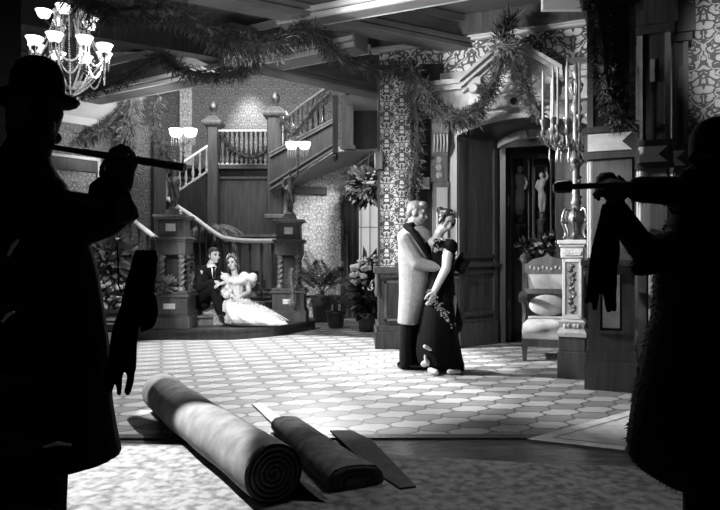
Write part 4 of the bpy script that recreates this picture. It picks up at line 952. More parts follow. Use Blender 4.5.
m.ell(L(0, -.035, .035), (.088, .09, .09), B); random.seed(4)
for i in range(12): a = PI*i/11; m.ell(L(.085*math.cos(a), .025, .02 + .085*math.sin(a)), U(.024, .034))
m.cap(L(.085, -.01, .0), L(.09, -.0, -.10), .03, .024); m.cap(L(-.085, -.01, .0), L(-.09, -.0, -.10), .03, .024); m.ell(L(0, -.05, .11), .05)
m.blob('hair', M['hairD'], sw, .009, 1)
m = MB()
for i in range(9): a = PI*(i+.5)/9; m.cap(L(.08*math.cos(a), .045, .045 + .075*math.sin(a)), L(.086*math.cos(a), .045, .055 + (.095 + .012*(i % 2))*math.sin(a)), .009, .006)
m.build('tiara', M['sequin'], sw)
random.seed(21)
m = MB(); m.chain([Zw(236, 283, -.03), Zw(237, 296, -.02)], [.12, .125])
for cx, cy in ((223, 281), (249, 281)):
    for i in range(14): m.ell(Zw(cx + U(-5, 5), cy + U(-5, 5), U(-.12, .06)), U(.05, .085))
for i in range(13): f = i/12; m.ell(Zw(226 + 21*f, 277.5 + 5*math.sin(PI*f), -.13), U(.035, .05))
for i in range(8): m.ell(Zw(U(222, 232), U(284, 296), -.28), U(.03, .055))
m.blob('bodice', M['ruffle'], sw, .012, 1)
m = MB(); rs = []
for py, xl, xr, dy, dd in ((295, 229, 246, -.02, .13), (299, 225, 249, -.10, .20), (304, 223, 255, -.20, .27), (309, 223, 262, -.27, .29), (314, 224, 269, -.31, .29), (318, 225, 276, -.33, .28), (321.5, 226, 283, -.33, .26), (324, 228, 288, -.32, .23), (325, 231, 284, -.30, .2)):
    c = Zw((xl+xr)/2, py, dy); a = (xr-xl)/2*(Yw+dy)/F; rs.append([c + V(a*math.cos(2*PI*k/40), dd*math.sin(2*PI*k/40), 0)*(1 + .035*math.sin(k*2*PI/40*11 + 1)) for k in range(40)])
m.loft(rs)
m.blob('skirt', M['ruffle'], sw, .012, 1)
m = MB()                               # fine pleats and frills of the train
for i in range(150):
    f = R(); a = Zw(238 + 26*f + U(-4, 4), 297 + 12*f + U(-2, 3), -.25 - .14*(1-f)); b = Zw(232 + 56*f + U(-3, 2), 324 + U(-4, 1), -.40 - .1*(1-f) + .16*f)
    c = a.lerp(b, .5) + V(0, -.03, .03); m.tube([a, c, b], [.006, .010, .007], 5)
m.build('frills', M['ruffle'], sw)
# ------------------------------------------------------------------ garlands
def garland(label, pts, n, ln, th, mt=None, seed=1, hang=.6, grp='evergreen garlands hung through the hall', lights=0):
    random.seed(seed); mt = mt or M['leafD']
    path = cr_path([P(*p) for p in pts], 10)
    t = thing('garland', label, 'garland', path[0], 0, grp)
    m = MB(); m.tube([p + V(U(-.01, .01), 0, U(-.01, .01)) for p in path], th*.42, 6); m.build('stem', mt, t, smooth=50)
    m = MB(); N = len(path)
    n = int(n*1.7); ln *= .85
    for i in range(n):
        x = R()*(N-1.001); k = int(x); p = path[k].lerp(path[k+1], x-k); tg = (path[k+1]-path[k]).normalized()
        o = Vector((U(-1, 1), U(-1, 1), U(-1, 1))); o = (o - tg*o.dot(tg)).normalized()
        d = (o*U(.5, 1) + tg*U(-.9, .9) + V(0, 0, -hang*U(0, 1))).normalized(); p = p + o*th*U(.1, .6)
        L = ln*U(.5, 1.25); s = d.cross(Vector((U(-1, 1), U(-1, 1), U(-1, 1)))).normalized()*L*U(.025, .055); bend = V(0, 0, -.18*L*hang)
        q = p + d*L*.5; e = p + d*L + bend
        m.add([p - s*.4, p + s*.4, q + s, q - s, e], [(0, 1, 2, 3), (3, 2, 4)])
        if i % 2 == 0:                       # side needles
            for sg in (-1, 1):
                v = (d*.6 + s.normalized()*sg).normalized()*L*.42; w2 = d.cross(v).normalized()*L*.022
                m.add([q - w2, q + w2, q + v], [(0, 1, 2)])
    m.build('needles', mt, t, smooth=0)
    return t
garland('thick evergreen garland sagging across the dark ceiling beams from the chandelier to the damask pier',
        [(70, -6, 6.2), (92, 10, 6.3), (120, 13, 6.4), (150, 12, 6.5), (182, 14, 6.6), (200, 26, 6.7), (220, 38, 6.8), (238, 44, 6.8), (256, 47, 6.9), (279, 43, 7.0), (298, 33, 7.1), (311, 29, 7.2)], 1500, .17, .13, seed=1, hang=.9)
garland('evergreen swag running down from the ceiling beam to the top of the damask pier',
        [(311, 29, 7.2), (322, 40, 7.4), (334, 54, 7.6), (348, 62, 7.8), (366, 68, 8.0), (388, 69, 8.2), (406, 68, 8.3)], 700, .15, .10, seed=2)
garland('thin evergreen swag looped below the chandelier in front of the lit ceiling beam',
        [(48, 99, 8.2), (74, 95, 8.2), (100, 88, 8.2), (124, 80, 8.2), (142, 66, 8.2), (156, 55, 8.2)], 520, .14, .075, seed=3, hang=.4)
garland('spiky evergreen swag hanging between two peaks along the lit ceiling beam',
        [(156, 55, 8.2), (166, 58, 8.1), (176, 67, 8.1), (192, 73, 8.0), (212, 76, 8.0), (232, 74, 7.9), (248, 67, 7.8), (258, 58, 7.7)], 620, .16, .085, seed=4, hang=.6)
garland('dark garland tail hanging down the shadowed edge of the damask pier',
        [(411, 68, 8.3), (414, 90, 8.35), (416, 120, 8.38), (417, 150, 8.4), (414, 176, 8.4), (411, 196, 8.42)], 800, .15, .13, seed=5, hang=.8)
garland('thick garland climbing from the corbelled pilaster to the pediment peak',
        [(412, 70, 8.3), (424, 92, 8.2), (440, 112, 8.1), (458, 119, 8.0), (474, 114, 7.95), (487, 98, 7.9), (496, 76, 7.85), (505, 50, 7.8)], 1100, .16, .12, seed=6, hang=.7)
garland('garland descending from the pediment peak towards the candelabrum',
        [(505, 46, 7.8), (513, 62, 7.75), (521, 80, 7.7), (530, 100, 7.65), (541, 116, 7.6)], 620, .14, .10, seed=7, hang=.5)
garland('upright spray of evergreen at the pediment peak', [(500, 40, 7.8), (507, 28, 7.78), (513, 17, 7.75)], 160, .20, .07, seed=8, hang=-.6)
garland('sprig-tipped cluster of greenery fixed on the pediment peak', [(496, 52, 7.75), (506, 46, 7.7), (514, 52, 7.75)], 220, .15, .11, M['leafL'], seed=18, hang=.5)
garland('heavy dark garland trailing down the big plaque pillar',
        [(594, -12, 5.7), (600, 20, 5.68), (604, 55, 5.66), (607, 85, 5.64), (614, 108, 5.63), (622, 126, 5.62)], 900, .13, .12, seed=9, hang=.8)
garland('garland looped along the level gallery balustrade',
        [(221, 134, 12.9), (228, 145, 12.88), (238, 153, 12.86), (250, 157, 12.86), (262, 154, 12.88), (270, 146, 12.9)], 420, .14, .09, seed=10)
garland('garland spiralling up the rising balustrade by the tall landing newel',
        [(281, 117, 12.5), (287, 128, 12.4), (294, 132, 12.3), (304, 122, 12.2), (316, 106, 12.1), (330, 93, 12.0)], 460, .15, .11, M['leaf'], seed=11)
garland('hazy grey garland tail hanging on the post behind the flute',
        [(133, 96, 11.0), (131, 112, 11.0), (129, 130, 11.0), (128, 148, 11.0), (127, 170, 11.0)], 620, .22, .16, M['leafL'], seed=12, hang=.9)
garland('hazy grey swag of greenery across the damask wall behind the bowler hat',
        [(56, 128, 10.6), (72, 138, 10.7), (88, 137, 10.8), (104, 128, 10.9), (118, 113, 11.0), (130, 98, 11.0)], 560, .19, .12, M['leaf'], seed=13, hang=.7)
garland('leafy garland wound down the post beside the glowing double lamp',
        [(160, 98, 11.2), (155, 112, 11.2), (156, 126, 11.2), (161, 142, 11.2), (164, 156, 11.2)], 420, .16, .10, M['leaf'], seed=14)
garland('feathery greenery on the rail at the foot of the left-rising balustrade', [(162, 152, 12.2), (172, 160, 12.2), (180, 170, 12.2)], 120, .16, .06, M['leaf'], seed=15)

# ------------------------------------------------------------------ plants and flowers
def frond(m, base, d, L, droop, nl, lw, ll):
    """feather palm frond with paired leaflets"""
    d = Vector(d).normalized(); h = Vector((d.x, d.y, 0)); h = h.normalized() if h.length > 1e-4 else V(1, 0, 0); pts = []
    for i in range(13):
        f = i/12; pts.append(base + d*L*f + V(0, 0, -droop*L*f*f))
    m.tube(pts, [.008*(1-.8*i/12) for i in range(13)], 5)
    for i in range(nl):
        f = .18 + .82*(i+.5)/nl; x = f*12; k = min(int(x), 11); p = pts[k].lerp(pts[k+1], x-k); tg = (pts[k+1]-pts[k]).normalized(); s = tg.cross(V(0, 0, 1)).normalized()
        for sg in (-1, 1):
            v = (s*sg*.8 + tg*.6 + V(0, 0, -.35)).normalized()*ll*(1-.55*abs(f-.45)*1.6)*U(.85, 1.1); w2 = tg*lw
            m.add([p - w2*.3, p + w2*.3, p + v*.5 + w2, p + v*.5 - w2, p + v + V(0, 0, -.25*ll*f)], [(0, 1, 2, 3), (3, 2, 4)])
def pot(t, c, r, h, mt):
    m = MB(); m.lathe([(r*.72, 0), (r*.8, .02), (r*.95, h*.8), (r*1.08, h*.85), (r*1.08, h), (r*.9, h), (r*.85, h*.9), (0, h*.88)], c, 20); m.build('pot', mt, t, smooth=40)
def palm(label, base, r, h, nf, L, seed, up=1.0, mt=None, droop=.55, nl=18, lw=.012, ll=.2):
    random.seed(seed); t = thing('potted_palm', label, 'plant', base); pot(t, base, r, h, M['pot'])
    top = Vector(base) + V(0, 0, h*.9); m = MB(); m.lathe([(.04, 0), (.05, .12), (.03, .2), (0, .22)], top, 10); m.build('trunk', M['wood2'], t)
    for i in range(nf):
        a = 2*PI*i/nf + U(-.3, .3); e = U(.35, 1.25)*up
        m = MB(); frond(m, top + V(0, 0, .12), (math.cos(a), math.sin(a), e), L*U(.75, 1.1), droop*U(.7, 1.2), nl, lw, ll); m.build('frond', mt or M['leafD'], t, smooth=0)
    return t
b = G(322, 322); palm('tall potted palm with arching dark fronds against the pale damask wall', (b.x, b.y, 0), .20, .42, 14, 1.25, 31, 2.6, None, .42, 24, .010, .26)
b = G(331, 325); palm('low spreading potted palm at the foot of the pale damask wall', (b.x+.10, b.y-.45, 0), .16, .28, 13, .72, 32, 1.5, M['leaf'], .5, 18, .009, .18)
q = P(212, 234, 12.2); palm('feathery potted fern on the stair, above the suited person\'s head', (q.x, q.y, 1.45), .14, .20, 16, .62, 33, .55, M['leafL'], .7, 16, .012, .15)
def blossoms(m, c, rad, n, r0, r1, flat=1.0):
    for i in range(n):
        v = Vector((U(-1, 1), U(-1, 1), U(-1, 1)))
        if v.length > 1: v.normalize()
        p = Vector(c) + Vector((v.x*rad[0], v.y*rad[1], v.z*rad[2])); r = U(r0, r1)
        m.ell(p, (r, r, r*.75), None, 7, 5)
        for k in range(5):
            a = 2*PI*k/5 + U(0, 1); q = p + V(math.cos(a)*r*.8, math.sin(a)*r*.6 - r*.3, U(-.2, .5)*r); m.ell(q, r*.5, None, 6, 4)
def leaves(m, c, rad, n, L, up=.3):
    for i in range(n):
        v = Vector((U(-1, 1), U(-1, 1), U(-1, 1))).normalized(); p = Vector(c) + Vector((v.x*rad[0], v.y*rad[1], v.z*rad[2]))*U(.5, 1)
        d = (v + V(0, 0, up)).normalized(); s = d.orthogonal().normalized(); s = (s*math.cos(i) + d.cross(s)*math.sin(i))*L*.22; e = p + d*L*U(.6, 1.2)
        m.add([p, p.lerp(e, .5) + s, e, p.lerp(e, .5) - s], [(0, 1, 2, 3)])
def bouquet(label, base, ph, pr, parts, seed, cat='flowers', potmat=None):
    random.seed(seed); t = thing('flower_arrangement', label, cat, base); pot(t, base, pr, ph, potmat or M['pot'])
    for c, rad, nb, nl, r0, r1, fm, lm in parts:
        if nl: m = MB(); leaves(m, c, rad, nl, max(rad)*.5); m.build('foliage', lm, t, smooth=0)
        if nb: m = MB(); blossoms(m, c, rad, nb, r0, r1); m.build('blossoms', fm, t)
    return t
b = G(112, 331)
c1 = P(111, 296, b.y); c2 = P(111, 250, b.y+.1)
t = bouquet('stand of pale blossoms banked beneath a leafy column, behind the hanging glove', (b.x, b.y, 0), .36, .24,
        [(c1, (.30, .22, .26), 46, 130, .035, .06, M['flower'], M['leaf']), (c2, (.22, .18, .52), 26, 520, .018, .03, M['flower'], M['leafL'])], 41)
q = P(113, 318, b.y); m = MB(); m.box((q.x-.25, q.y-.28, q.z-.02), (q.x+.25, q.y+.26, q.z+.02)); m.box((q.x-.25, q.y-.28, q.z-.08), (q.x+.25, q.y+.26, q.z-.05)); m.build('shelf_rim', M['woodlit'], t, smooth=0)
# sprigs on the newel pedestals
def spray(label, base, rad, n, L, mt, seed, ph=.06):
    random.seed(seed); t = thing('greenery_spray', label, 'greenery', base); m = MB(); m.lathe([(.05, 0), (.09, ph*.5), (.10, ph), (.07, ph)], base, 14); m.build('dish', M['pot'], t)
    m = MB(); leaves(m, Vector(base) + V(0, 0, ph + rad[2]*.5), rad, n, L, .4); m.build('foliage', mt, t, smooth=0)
q = P(164, 291.5, 9.40); spray('spray of cut greenery lying on the ledge of the newel pedestal beside the suited person', (nl[0]-.12, nl[1]-.205, .695), (.19, .07, .08), 170, .13, M['leafL'], 51, .03)
garland('trailing vine beside the twisted colonnettes of the newel pedestal next to the suited person', [(184, 250, 9.9), (187, 264, 9.9), (186, 278, 9.9), (188, 290, 9.9)], 260, .13, .09, M['leafL'], seed=16)
garland('pale trailing vine on the newel pedestal by the potted palm', [(292, 268, 10.32), (291, 280, 10.3), (293, 292, 10.3), (291, 304, 10.32)], 150, .09, .05, M['leafL'], seed=17)
# floral mass by the pier and hanging plant above
b = G(369, 338); b.y = 10.5; b.x = (369-360)*10.5/F; c = P(370, 285, 10.5)
bouquet('tall dark-leaved arrangement with pale hydrangeas standing beside the damask pier', (b.x, b.y, 0), .30, .20,
        [(P(369, 289, 10.5), (.20, .18, .46), 0, 420, .04, .07, M['flower'], M['leafD']), (P(361, 273, 10.35), (.13, .10, .20), 24, 40, .04, .07, M['flower'], M['leaf']), (P(371, 262, 10.4), (.13, .1, .10), 9, 30, .03, .055, M['flower'], M['leaf'])], 42)
random.seed(43); q = P(370, 186, 11.6)
t = thing('hanging_basket', 'dark hanging basket of foliage beside the upper damask pier', 'plant', q)
m = MB(); m.lathe([(.03, -.2), (.16, -.12), (.2, .02), (.17, .02)], q, 16); m.build('basket', M['pot'], t)
m = MB(); leaves(m, q + V(0, 0, .02), (.36, .25, .30), 520, .2, -.2); m.build('foliage', M['leafD'], t, smooth=0)
m = MB()
for a in range(3): m.tube([q + V(.18*math.cos(a*2.1), .18*math.sin(a*2.1), 0), P(370, 150, 11.6)], .006, 5)
m.build('chain', M['bronze'], t)
m = MB(); blossoms(m, q + V(0, -.1, .05), (.3, .15, .25), 10, .015, .025); m.build('blossoms', M['leafL'], t)
garland('ivy trailing below the sloping stair soffit', [(345, 178, 12.3), (352, 172, 12.2), (362, 162, 12.1), (374, 155, 12.0)], 260, .14, .07, M['leaf'], seed=19)
garland('dark vine hanging on the jamb of the tall dark door', [(343, 196, 12.5), (341, 212, 12.5), (344, 230, 12.5), (342, 244, 12.5)], 180, .14, .07, M['leafD'], seed=20)

# ------------------------------------------------------------------ chandelier
chc = P(70.6, 30, 6.58); cx, cy = chc.x, chc.y
def zc(py): return P(0, py, 6.58).z
ch = thing('chandelier', 'crystal-draped chandelier with glowing bowl shades above the bowler hat', 'chandelier', (cx, cy, zc(100)))
m = MB(); m.lathe([(.0, zc(98)), (.03, zc(96)), (.05, zc(91)), (.02, zc(86)), (.07, zc(80)), (.11, zc(70)), (.10, zc(62)), (.04, zc(56)), (.03, zc(30)), (.07, zc(24)), (.10, zc(18)), (.05, zc(12)), (.03, zc(4)), (.03, 4.1)], (cx, cy, 0), 20); m.build('stem', M['brassD'], ch, smooth=50)
m = MB(); m.lathe([(.14, 4.15), (.16, 4.2), (.05, 4.28), (.05, 4.31)], (cx, cy, 0), 20); m.build('ceiling_rose', M['brassD'], ch)
m = MB(); m.lathe([(.13, zc(17)), (.16, zc(16)), (.17, zc(13)), (.13, zc(12))], (cx, cy, 0), 24); m.build('crown_ring', M['crystal'], ch)
def shade(x, y, z, s=1.0):
    m = MB(); m.lathe([(.02, -.055*s), (.045*s, -.05*s), (.062*s, -.025*s), (.068*s, .0), (.084*s, .022*s), (.080*s, .024*s), (.06*s, .0), (.05*s, -.03*s), (.02*s, -.045*s)], (x, y, z), 20); m.build('lamp_shade', M['glow'], ch)
def bead(m, a, b, sag, n, r):
    for i in range(n):
        f = (i+.5)/n; p = Vector(a).lerp(Vector(b), f) - V(0, 0, sag*4*f*(1-f)); m.ell(p, r*U(.8, 1.15), None, 5, 4)
random.seed(61)
lower = []
for i in range(8):
    a = 2*PI*(i-2)/8; r = .345; z = 3.30; ex, ey = cx + r*math.cos(a), cy + r*math.sin(a); lower.append(V(ex, ey, z)); dz = U(-.01, .01)
    m = MB(); m.tube(cr_path([(cx + .06*math.cos(a), cy + .06*math.sin(a), zc(62)), (cx + .18*math.cos(a), cy + .18*math.sin(a), zc(70)), (cx + .31*math.cos(a), cy + .31*math.sin(a), zc(62)), (ex, ey, z-.055+dz)], 6), .0085, 7); m.lathe([(.01, -.11), (.03, -.09), (.035, -.07), (.012, -.05)], (ex, ey, z+dz), 10); m.build('arm', M['brassD'], ch)
    shade(ex, ey, z+dz); m = MB()
    for k in range(7): an = 2*PI*k/7; m.lathe([(.001, -.17), (.009, -.145), (.006, -.10), (.002, -.055)], (ex + .045*math.cos(an), ey + .045*math.sin(an), z+dz), 5)
    m.build('crystal_drop', M['crystal'], ch, smooth=0)
upper = []
for i in range(5):
    a = math.radians(-80 + 72*i); r = .245; z = 3.61; ex, ey = cx + r*math.cos(a), cy + r*math.sin(a); upper.append(V(ex, ey, z))
    m = MB(); m.tube(cr_path([(cx + .05*math.cos(a), cy + .05*math.sin(a), zc(26)), (cx + .16*math.cos(a), cy + .16*math.sin(a), zc(30)), (ex, ey, z-.055)], 6), .008, 7); m.build('arm', M['brassD'], ch)
    shade(ex, ey, z, .95)
for i in range(8):
    m = MB(); bead(m, lower[i] - V(0, 0, .08), lower[(i+1) % 8] - V(0, 0, .08), .14, 26, .011); bead(m, lower[i] - V(0, 0, .08), lower[(i+1) % 8] - V(0, 0, .08), .26, 30, .010); bead(m, lower[i] - V(0, 0, .06), V(cx, cy, zc(15)) + (lower[i]-V(cx, cy, lower[i].z)).normalized()*.14, .10, 30, .010)
    bead(m, lower[i] - V(0, 0, .10), V(cx, cy, zc(92)), .05, 26, .011); bead(m, (lower[i]+lower[(i+1) % 8])/2 - V(0, 0, .16), V(cx, cy, zc(96)), .06, 24, .010); bead(m, (lower[i]*.6+V(cx, cy, lower[i].z)*.4) + V(0, 0, .05), V(cx, cy, zc(2)), .04, 24, .010); m.build('bead_chain', M['crystal'], ch, smooth=0)
for i in range(10):
    a = 2*PI*i/10; m = MB(); bead(m, V(cx + .14*math.cos(a), cy + .14*math.sin(a), zc(14)), V(cx + .03*math.cos(a), cy + .03*math.sin(a), zc(-14)), -.03, 18, .010); m.build('bead_chain', M['crystal'], ch, smooth=0); m = MB()
    bead(m, V(cx + .15*math.cos(a), cy + .15*math.sin(a), zc(16)), V(cx + .11*math.cos(a), cy + .11*math.sin(a), zc(66)), -.05, 26, .009); m.build('bead_chain', M['crystal'], ch, smooth=0)
# ------------------------------------------------------------------ carved pedestal with tall candelabrum
YP = 6.28
pb = (P(577, 0, YP).x, YP + .12, 0); PM = Matrix.Translation(pb) @ Matrix.Rotation(TH, 4, 'Z')
pd = thing('pedestal', 'pale carved square pedestal on dark base, carrying the tall candelabrum', 'pedestal', pb, TH)
def sqm(m, h, z0, z1, c=.006): return m.bev((-h, -h, z0), (h, h, z1), c)
def zp(py): return CH + (HY-py)*YP/F
m = MB(PM); sqm(m, .135, 0, zp(352)); sqm(m, .125, zp(352), zp(337)); m.build('base_block', M['wood2'], pd, smooth=0)
m = MB(PM); 
m.loft([[(sx*h, sy*h, z) for sx, sy in ((-1, -1), (1, -1), (1, 1), (-1, 1))] for h, z in ((.135, zp(337)), (.135, zp(333)), (.11, zp(328)), (.125, zp(322)), (.09, zp(319)))]); m.build('foot_moulding', M['marbleg'], pd, smooth=0)
m = MB(PM); sqm(m, .092, zp(319), zp(258)); m.build('shaft', M['marbleg'], pd, smooth=0)
m = MB(PM)
for sg in (-1, 1): m.box((sg*.075-.012, -.105, zp(318)), (sg*.075+.012, -.09, zp(259)))
m.box((-.08, -.105, zp(262)), (.08, -.09, zp(259))); m.box((-.08, -.105, zp(319)), (.08, -.09, zp(315))); m.build('shaft_moulding', M['marble'], pd, smooth=0)
m = MB(PM); random.seed(8)
for i in range(11):
    z = zp(312) + (zp(266)-zp(312))*i/10; m.ell((math.sin(i*1.9)*.018, -.094, z), (.026, .012, .020)); m.cap((0, -.094, z), (math.cos(i*2.3)*.035, -.1, z+.03), .010, .004)
m.build('carved_vine', M['brass'], pd)
m = MB(PM); sqm(m, .105, zp(258), zp(247)); sqm(m, .12, zp(247), zp(244)); sqm(m, .135, zp(244), zp(240)); m.build('capital', M['marble'], pd, smooth=0)
m = MB(PM)
for k in range(5): m.lathe([(.0, 0), (.030, .0), (.028, .014), (.018, .012), (.0, .02)], (-.06+.03*k if k != 2 else 0, -.105, zp(252.5)), 10, axis=(0, -1, 0))
m.build('capital_carving', M['marble'], pd)
m = MB(PM)
for k in range(4):
    for sx in (-1, 1): m.ell((sx*(.03+.03*(k % 2)), -.115, zp(326)), (.022, .015, .026))
m.build('foot_carving', M['marble'], pd)
cb = (pb[0]+.03, pb[1], zp(240)); cd = thing('candelabrum', 'tall ornate branched candelabrum with long unlit candles on the carved pedestal', 'candelabrum', cb); CM = Matrix.Translation((cb[0], cb[1], 0))
m = MB(CM); m.lathe([(.12, zp(240)), (.12, zp(239)), (.09, zp(237)), (.05, zp(233)), (.055, zp(226)), (.09, zp(218)), (.075, zp(212)), (.04, zp(208)), (.045, zp(204)), (.055, zp(202)), (.04, zp(198)), (.036, zp(170)), (.04, zp(166)), (.07, zp(161)), (.06, zp(155)), (.035, zp(150)), (.03, zp(112)), (.06, zp(107)), (.045, zp(101)), (.025, zp(95)), (.02, zp(75)), (.045, zp(70)), (.03, zp(66)), (.015, zp(62)), (.0, zp(58))], (0, 0, 0), 16); m.build('stem', M['brass'], cd, smooth=50)
random.seed(9)
for k in range(6):
    m = MB(CM); a = 2*PI*k/6; c, s = math.cos(a), math.sin(a)
    m.tube(cr_path([(.03*c, .03*s, zp(214)), (.10*c, .10*s, zp(208)), (.135*c, .135*s, zp(220)), (.10*c, .10*s, zp(232)), (.12*c, .12*s, zp(238))], 5), .014, 6)
    m.build('scroll_foot', M['brass'], cd); m = MB(CM); m.ell((.13*c, .13*s, zp(220)), (.024, .024, .035)); m.build('scroll_knop', M['brass'], cd); m = MB(CM); m.ell((.06*c, .06*s, zp(160)), .024); m.build('stem_knop', M['brass'], cd)
for k in range(9):
    z = zp(196 - 4*k); a = k*1.3; m = MB(CM); m.ell((.04*math.cos(a), .04*math.sin(a)-.01, z), (.018, .014, .016)); m.build('applied_leaf', M['brass'], cd)
spots = [(-.33, -.02, 118, 68), (-.255, -.10, 117, 66), (-.16, .06, 121, 62), (-.13, -.14, 119, 60), (-.02, -.16, 116, 63), (-.05, .14, 112, 58), (.08, -.12, 114, 66), (.16, .05, 112, 64), (-.21, .10, 124, 72), (.24, -.06, 116, 66)]
for i, (dx, dy, yb, yt) in enumerate(spots):
    m = MB(CM); f = .5
    m.tube(cr_path([(dx*.08, dy*.08, zp(136)), (dx*.4, dy*.4, zp(149)), (dx*.85, dy*.85, zp(144)), (dx, dy, zp(yb+16))], 6), .0085, 6)
    m.lathe([(.010, zp(yb+17)), (.03, zp(yb+14)), (.012, zp(yb+10)), (.016, zp(yb+6)), (.034, zp(yb+2)), (.034, zp(yb)), (.014, zp(yb+1))], (dx, dy, 0), 10)
    m.ell((dx*.62, dy*.62, zp(146)), .022); m.ell((dx*.85, dy*.85, zp(140)), .018); m.lathe([(.002, zp(160)), (.012, zp(155)), (.006, zp(149)), (.003, zp(144))], (dx*.8, dy*.8, 0), 6)
    br = m.build('branch', M['brass'], cd)
    m = MB(CM); m.lathe([(.0125, zp(yb+1)), (.0115, zp(yt+4)), (.006, zp(yt)), (.0, zp(yt-1))], (dx, dy, 0), 10); m.build('candle', M['candle'], cd)
for i in range(7):
    a = i*.9; m = MB(CM); m.tube(cr_path([(0, 0, zp(95)), (.05*math.cos(a), .05*math.sin(a), zp(88)), (.06*math.cos(a), .06*math.sin(a), zp(80)), (.02*math.cos(a), .02*math.sin(a), zp(76))], 4), .008, 5); m.ell((.06*math.cos(a), .06*math.sin(a), zp(82)), .016); m.build('top_scroll', M['brass'], cd)

# ------------------------------------------------------------------ throne-like armchair
YA = 7.35; ab = (P(556, 0, YA).x, YA+.30, 0); AR = math.radians(-14); AM = Matrix.Translation(ab) @ Matrix.Rotation(AR, 4, 'Z')
ac = thing('armchair', 'carved wooden armchair with pale upholstered seat and back, standing in the arched doorway', 'armchair', ab, AR)
hw = .27
for sx in (-1, 1):
    m = MB(AM); m.loft([[(sx*hw + a, -.27 + b + o, z) for a, b in ((-w, -w), (w, -w), (w, w), (-w, w))] for z, w, o in ((0, .024, -.03), (.08, .026, -.01), (.16, .034, .0), (.26, .036, 0))]); m.build('front_leg', M['wood2'], ac, smooth=0)
    m = MB(AM); m.loft([[(sx*hw + a, .25 + b + o, z) for a, b in ((-w, -w), (w, -w), (w, w), (-w, w))] for z, w, o in ((0, .024, .07), (.2, .028, .02), (.42, .032, 0), (.8, .030, .03), (1.12, .03, .08))]); m.build('back_post', M['wood2'], ac, smooth=0)
    m = MB(AM); m.tube(cr_path([(sx*hw, .25, .70), (sx*(hw+.01), .05, .74), (sx*(hw+.02), -.2, .75), (sx*(hw+.02), -.30, .73)], 6), .042, 8); m.lathe([(.0, -.05), (.055, -.045), (.06, 0), (.055, .045), (0, .05)], (sx*(hw+.02), -.31, .72), 14, axis=(1, 0, 0)); m.tube(cr_path([(sx*(hw+.02), -.29, .70), (sx*(hw-.01), -.22, .56), (sx*hw, -.26, .42), (sx*hw, -.27, .34)], 6), .028, 8); m.build('armrest', M['wood2'], ac)
    m = MB(AM); m.lathe([(.04, 1.12), (.05, 1.14), (.03, 1.17), (.045, 1.2), (.0, 1.25)], (sx*hw, .33, 0), 12); m.build('finial', M['wood2'], ac)
m = MB(AM); m.box((-hw-.03, -.31, .16), (hw+.03, -.25, .25)); m.box((-hw, .22, .16), (hw, .28, .25)); m.box((-hw-.03, -.28, .16), (-hw+.03, .26, .25)); m.box((hw-.03, -.28, .16), (hw+.03, .26, .25)); m.build('seat_rail', M['wood2'], ac, smooth=0)
m = MB(AM); rs = []
for z, o in ((.25, -.015), (.30, -.03), (.42, -.02), (.47, .03), (.48, .10)): rs.append([(x, y, z) for x, y in ((-hw+o, -.29+o), (hw-o, -.29+o), (hw-o, .22-o), (-hw+o, .22-o))])
m.loft(rs); m.build('seat_cushion', M['upholst'], ac, smooth=60)
m = MB(AM); m.box((-hw, .28, .98), (hw, .35, 1.10)); m.prism([(-hw+.02, 1.10), (hw-.02, 1.10), (hw-.1, 1.16), (.05, 1.19), (0, 1.22), (-.05, 1.19), (-hw+.1, 1.16)], .29, .35); m.box((-hw, .24, .74), (hw, .31, .80)); m.build('crest_rail', M['wood3'], ac, smooth=0)
m = MB(AM); m.ell((0, .24, .60), (.22, .05, .13)); m.build('back_cushion', M['upholst'], ac)
m = MB(AM); m.box((-hw+.03, .285, .80), (hw-.03, .31, .98)); m.build('back_panel', M['upholst'], ac, smooth=0)
m = MB(AM); random.seed(2)
for i in range(9): m.ell((-.2 + .05*i, .285, 1.05 + .012*math.cos(i*2)), (.018, .012, .022))
m.build('crest_carving', M['woodlit'], ac)

# ------------------------------------------------------------------ carved cabinet with statuettes and flowers behind the arch
YC = 9.35; c0 = P(507, 0, YC).x; c1_ = P(580, 0, YC).x
cab = thing('display_cabinet', 'dark carved cabinet with colonnettes seen through the arched doorway', 'cabinet', ((c0+c1_)/2, YC, 0))
zz = lambda py, Y=YC: CH + (HY-py)*Y/F
m = MB(); m.box((c0, YC, 0), (c1_, YC+.5, zz(262))); m.box((c0, YC+.2, zz(262)), (c1_, YC+.5, zz(150))); m.box((c0-.04, YC-.02, zz(263)), (c1_+.04, YC+.5, zz(259))); m.box((c0-.04, YC+.02, zz(158)), (c1_+.04, YC+.5, zz(148))); m.build('carcass', M['wood'], cab, smooth=0)
for px in (526, 530.5, 535, 553, 558):
    m = MB(); X = P(px, 0, YC).x; m.lathe([(.03, zz(258)), (.03, zz(254)), (.016, zz(250)), (.018, zz(210)), (.014, zz(165)), (.03, zz(161)), (.03, zz(158))], (X, YC+.1, 0), 10); m.build('colonnette', M['wood2'], cab)
m = MB()
for x0, x1 in ((c0+.06, P(523, 0, YC).x), (P(537, 0, YC).x, P(551, 0, YC).x)): panel(m, x0, x1, zz(252), zz(163), YC+.2, .03, .03)
m.build('panel_moulding', M['wood3'], cab, smooth=0)
for x0, x1 in ((P(510, 0, YC).x, P(542, 0, YC).x), (P(544, 0, YC).x, P(578, 0, YC).x)):
    m = MB(); m.box((x0, YC-.02, .12), (x1, YC, zz(270))); d_ = m.build('door', M['wood2'], cab, smooth=0)
    m = MB(); m.ell(((x0+x1)/2, YC-.035, .6), .02); m.build('knob', M['brass'], d_)
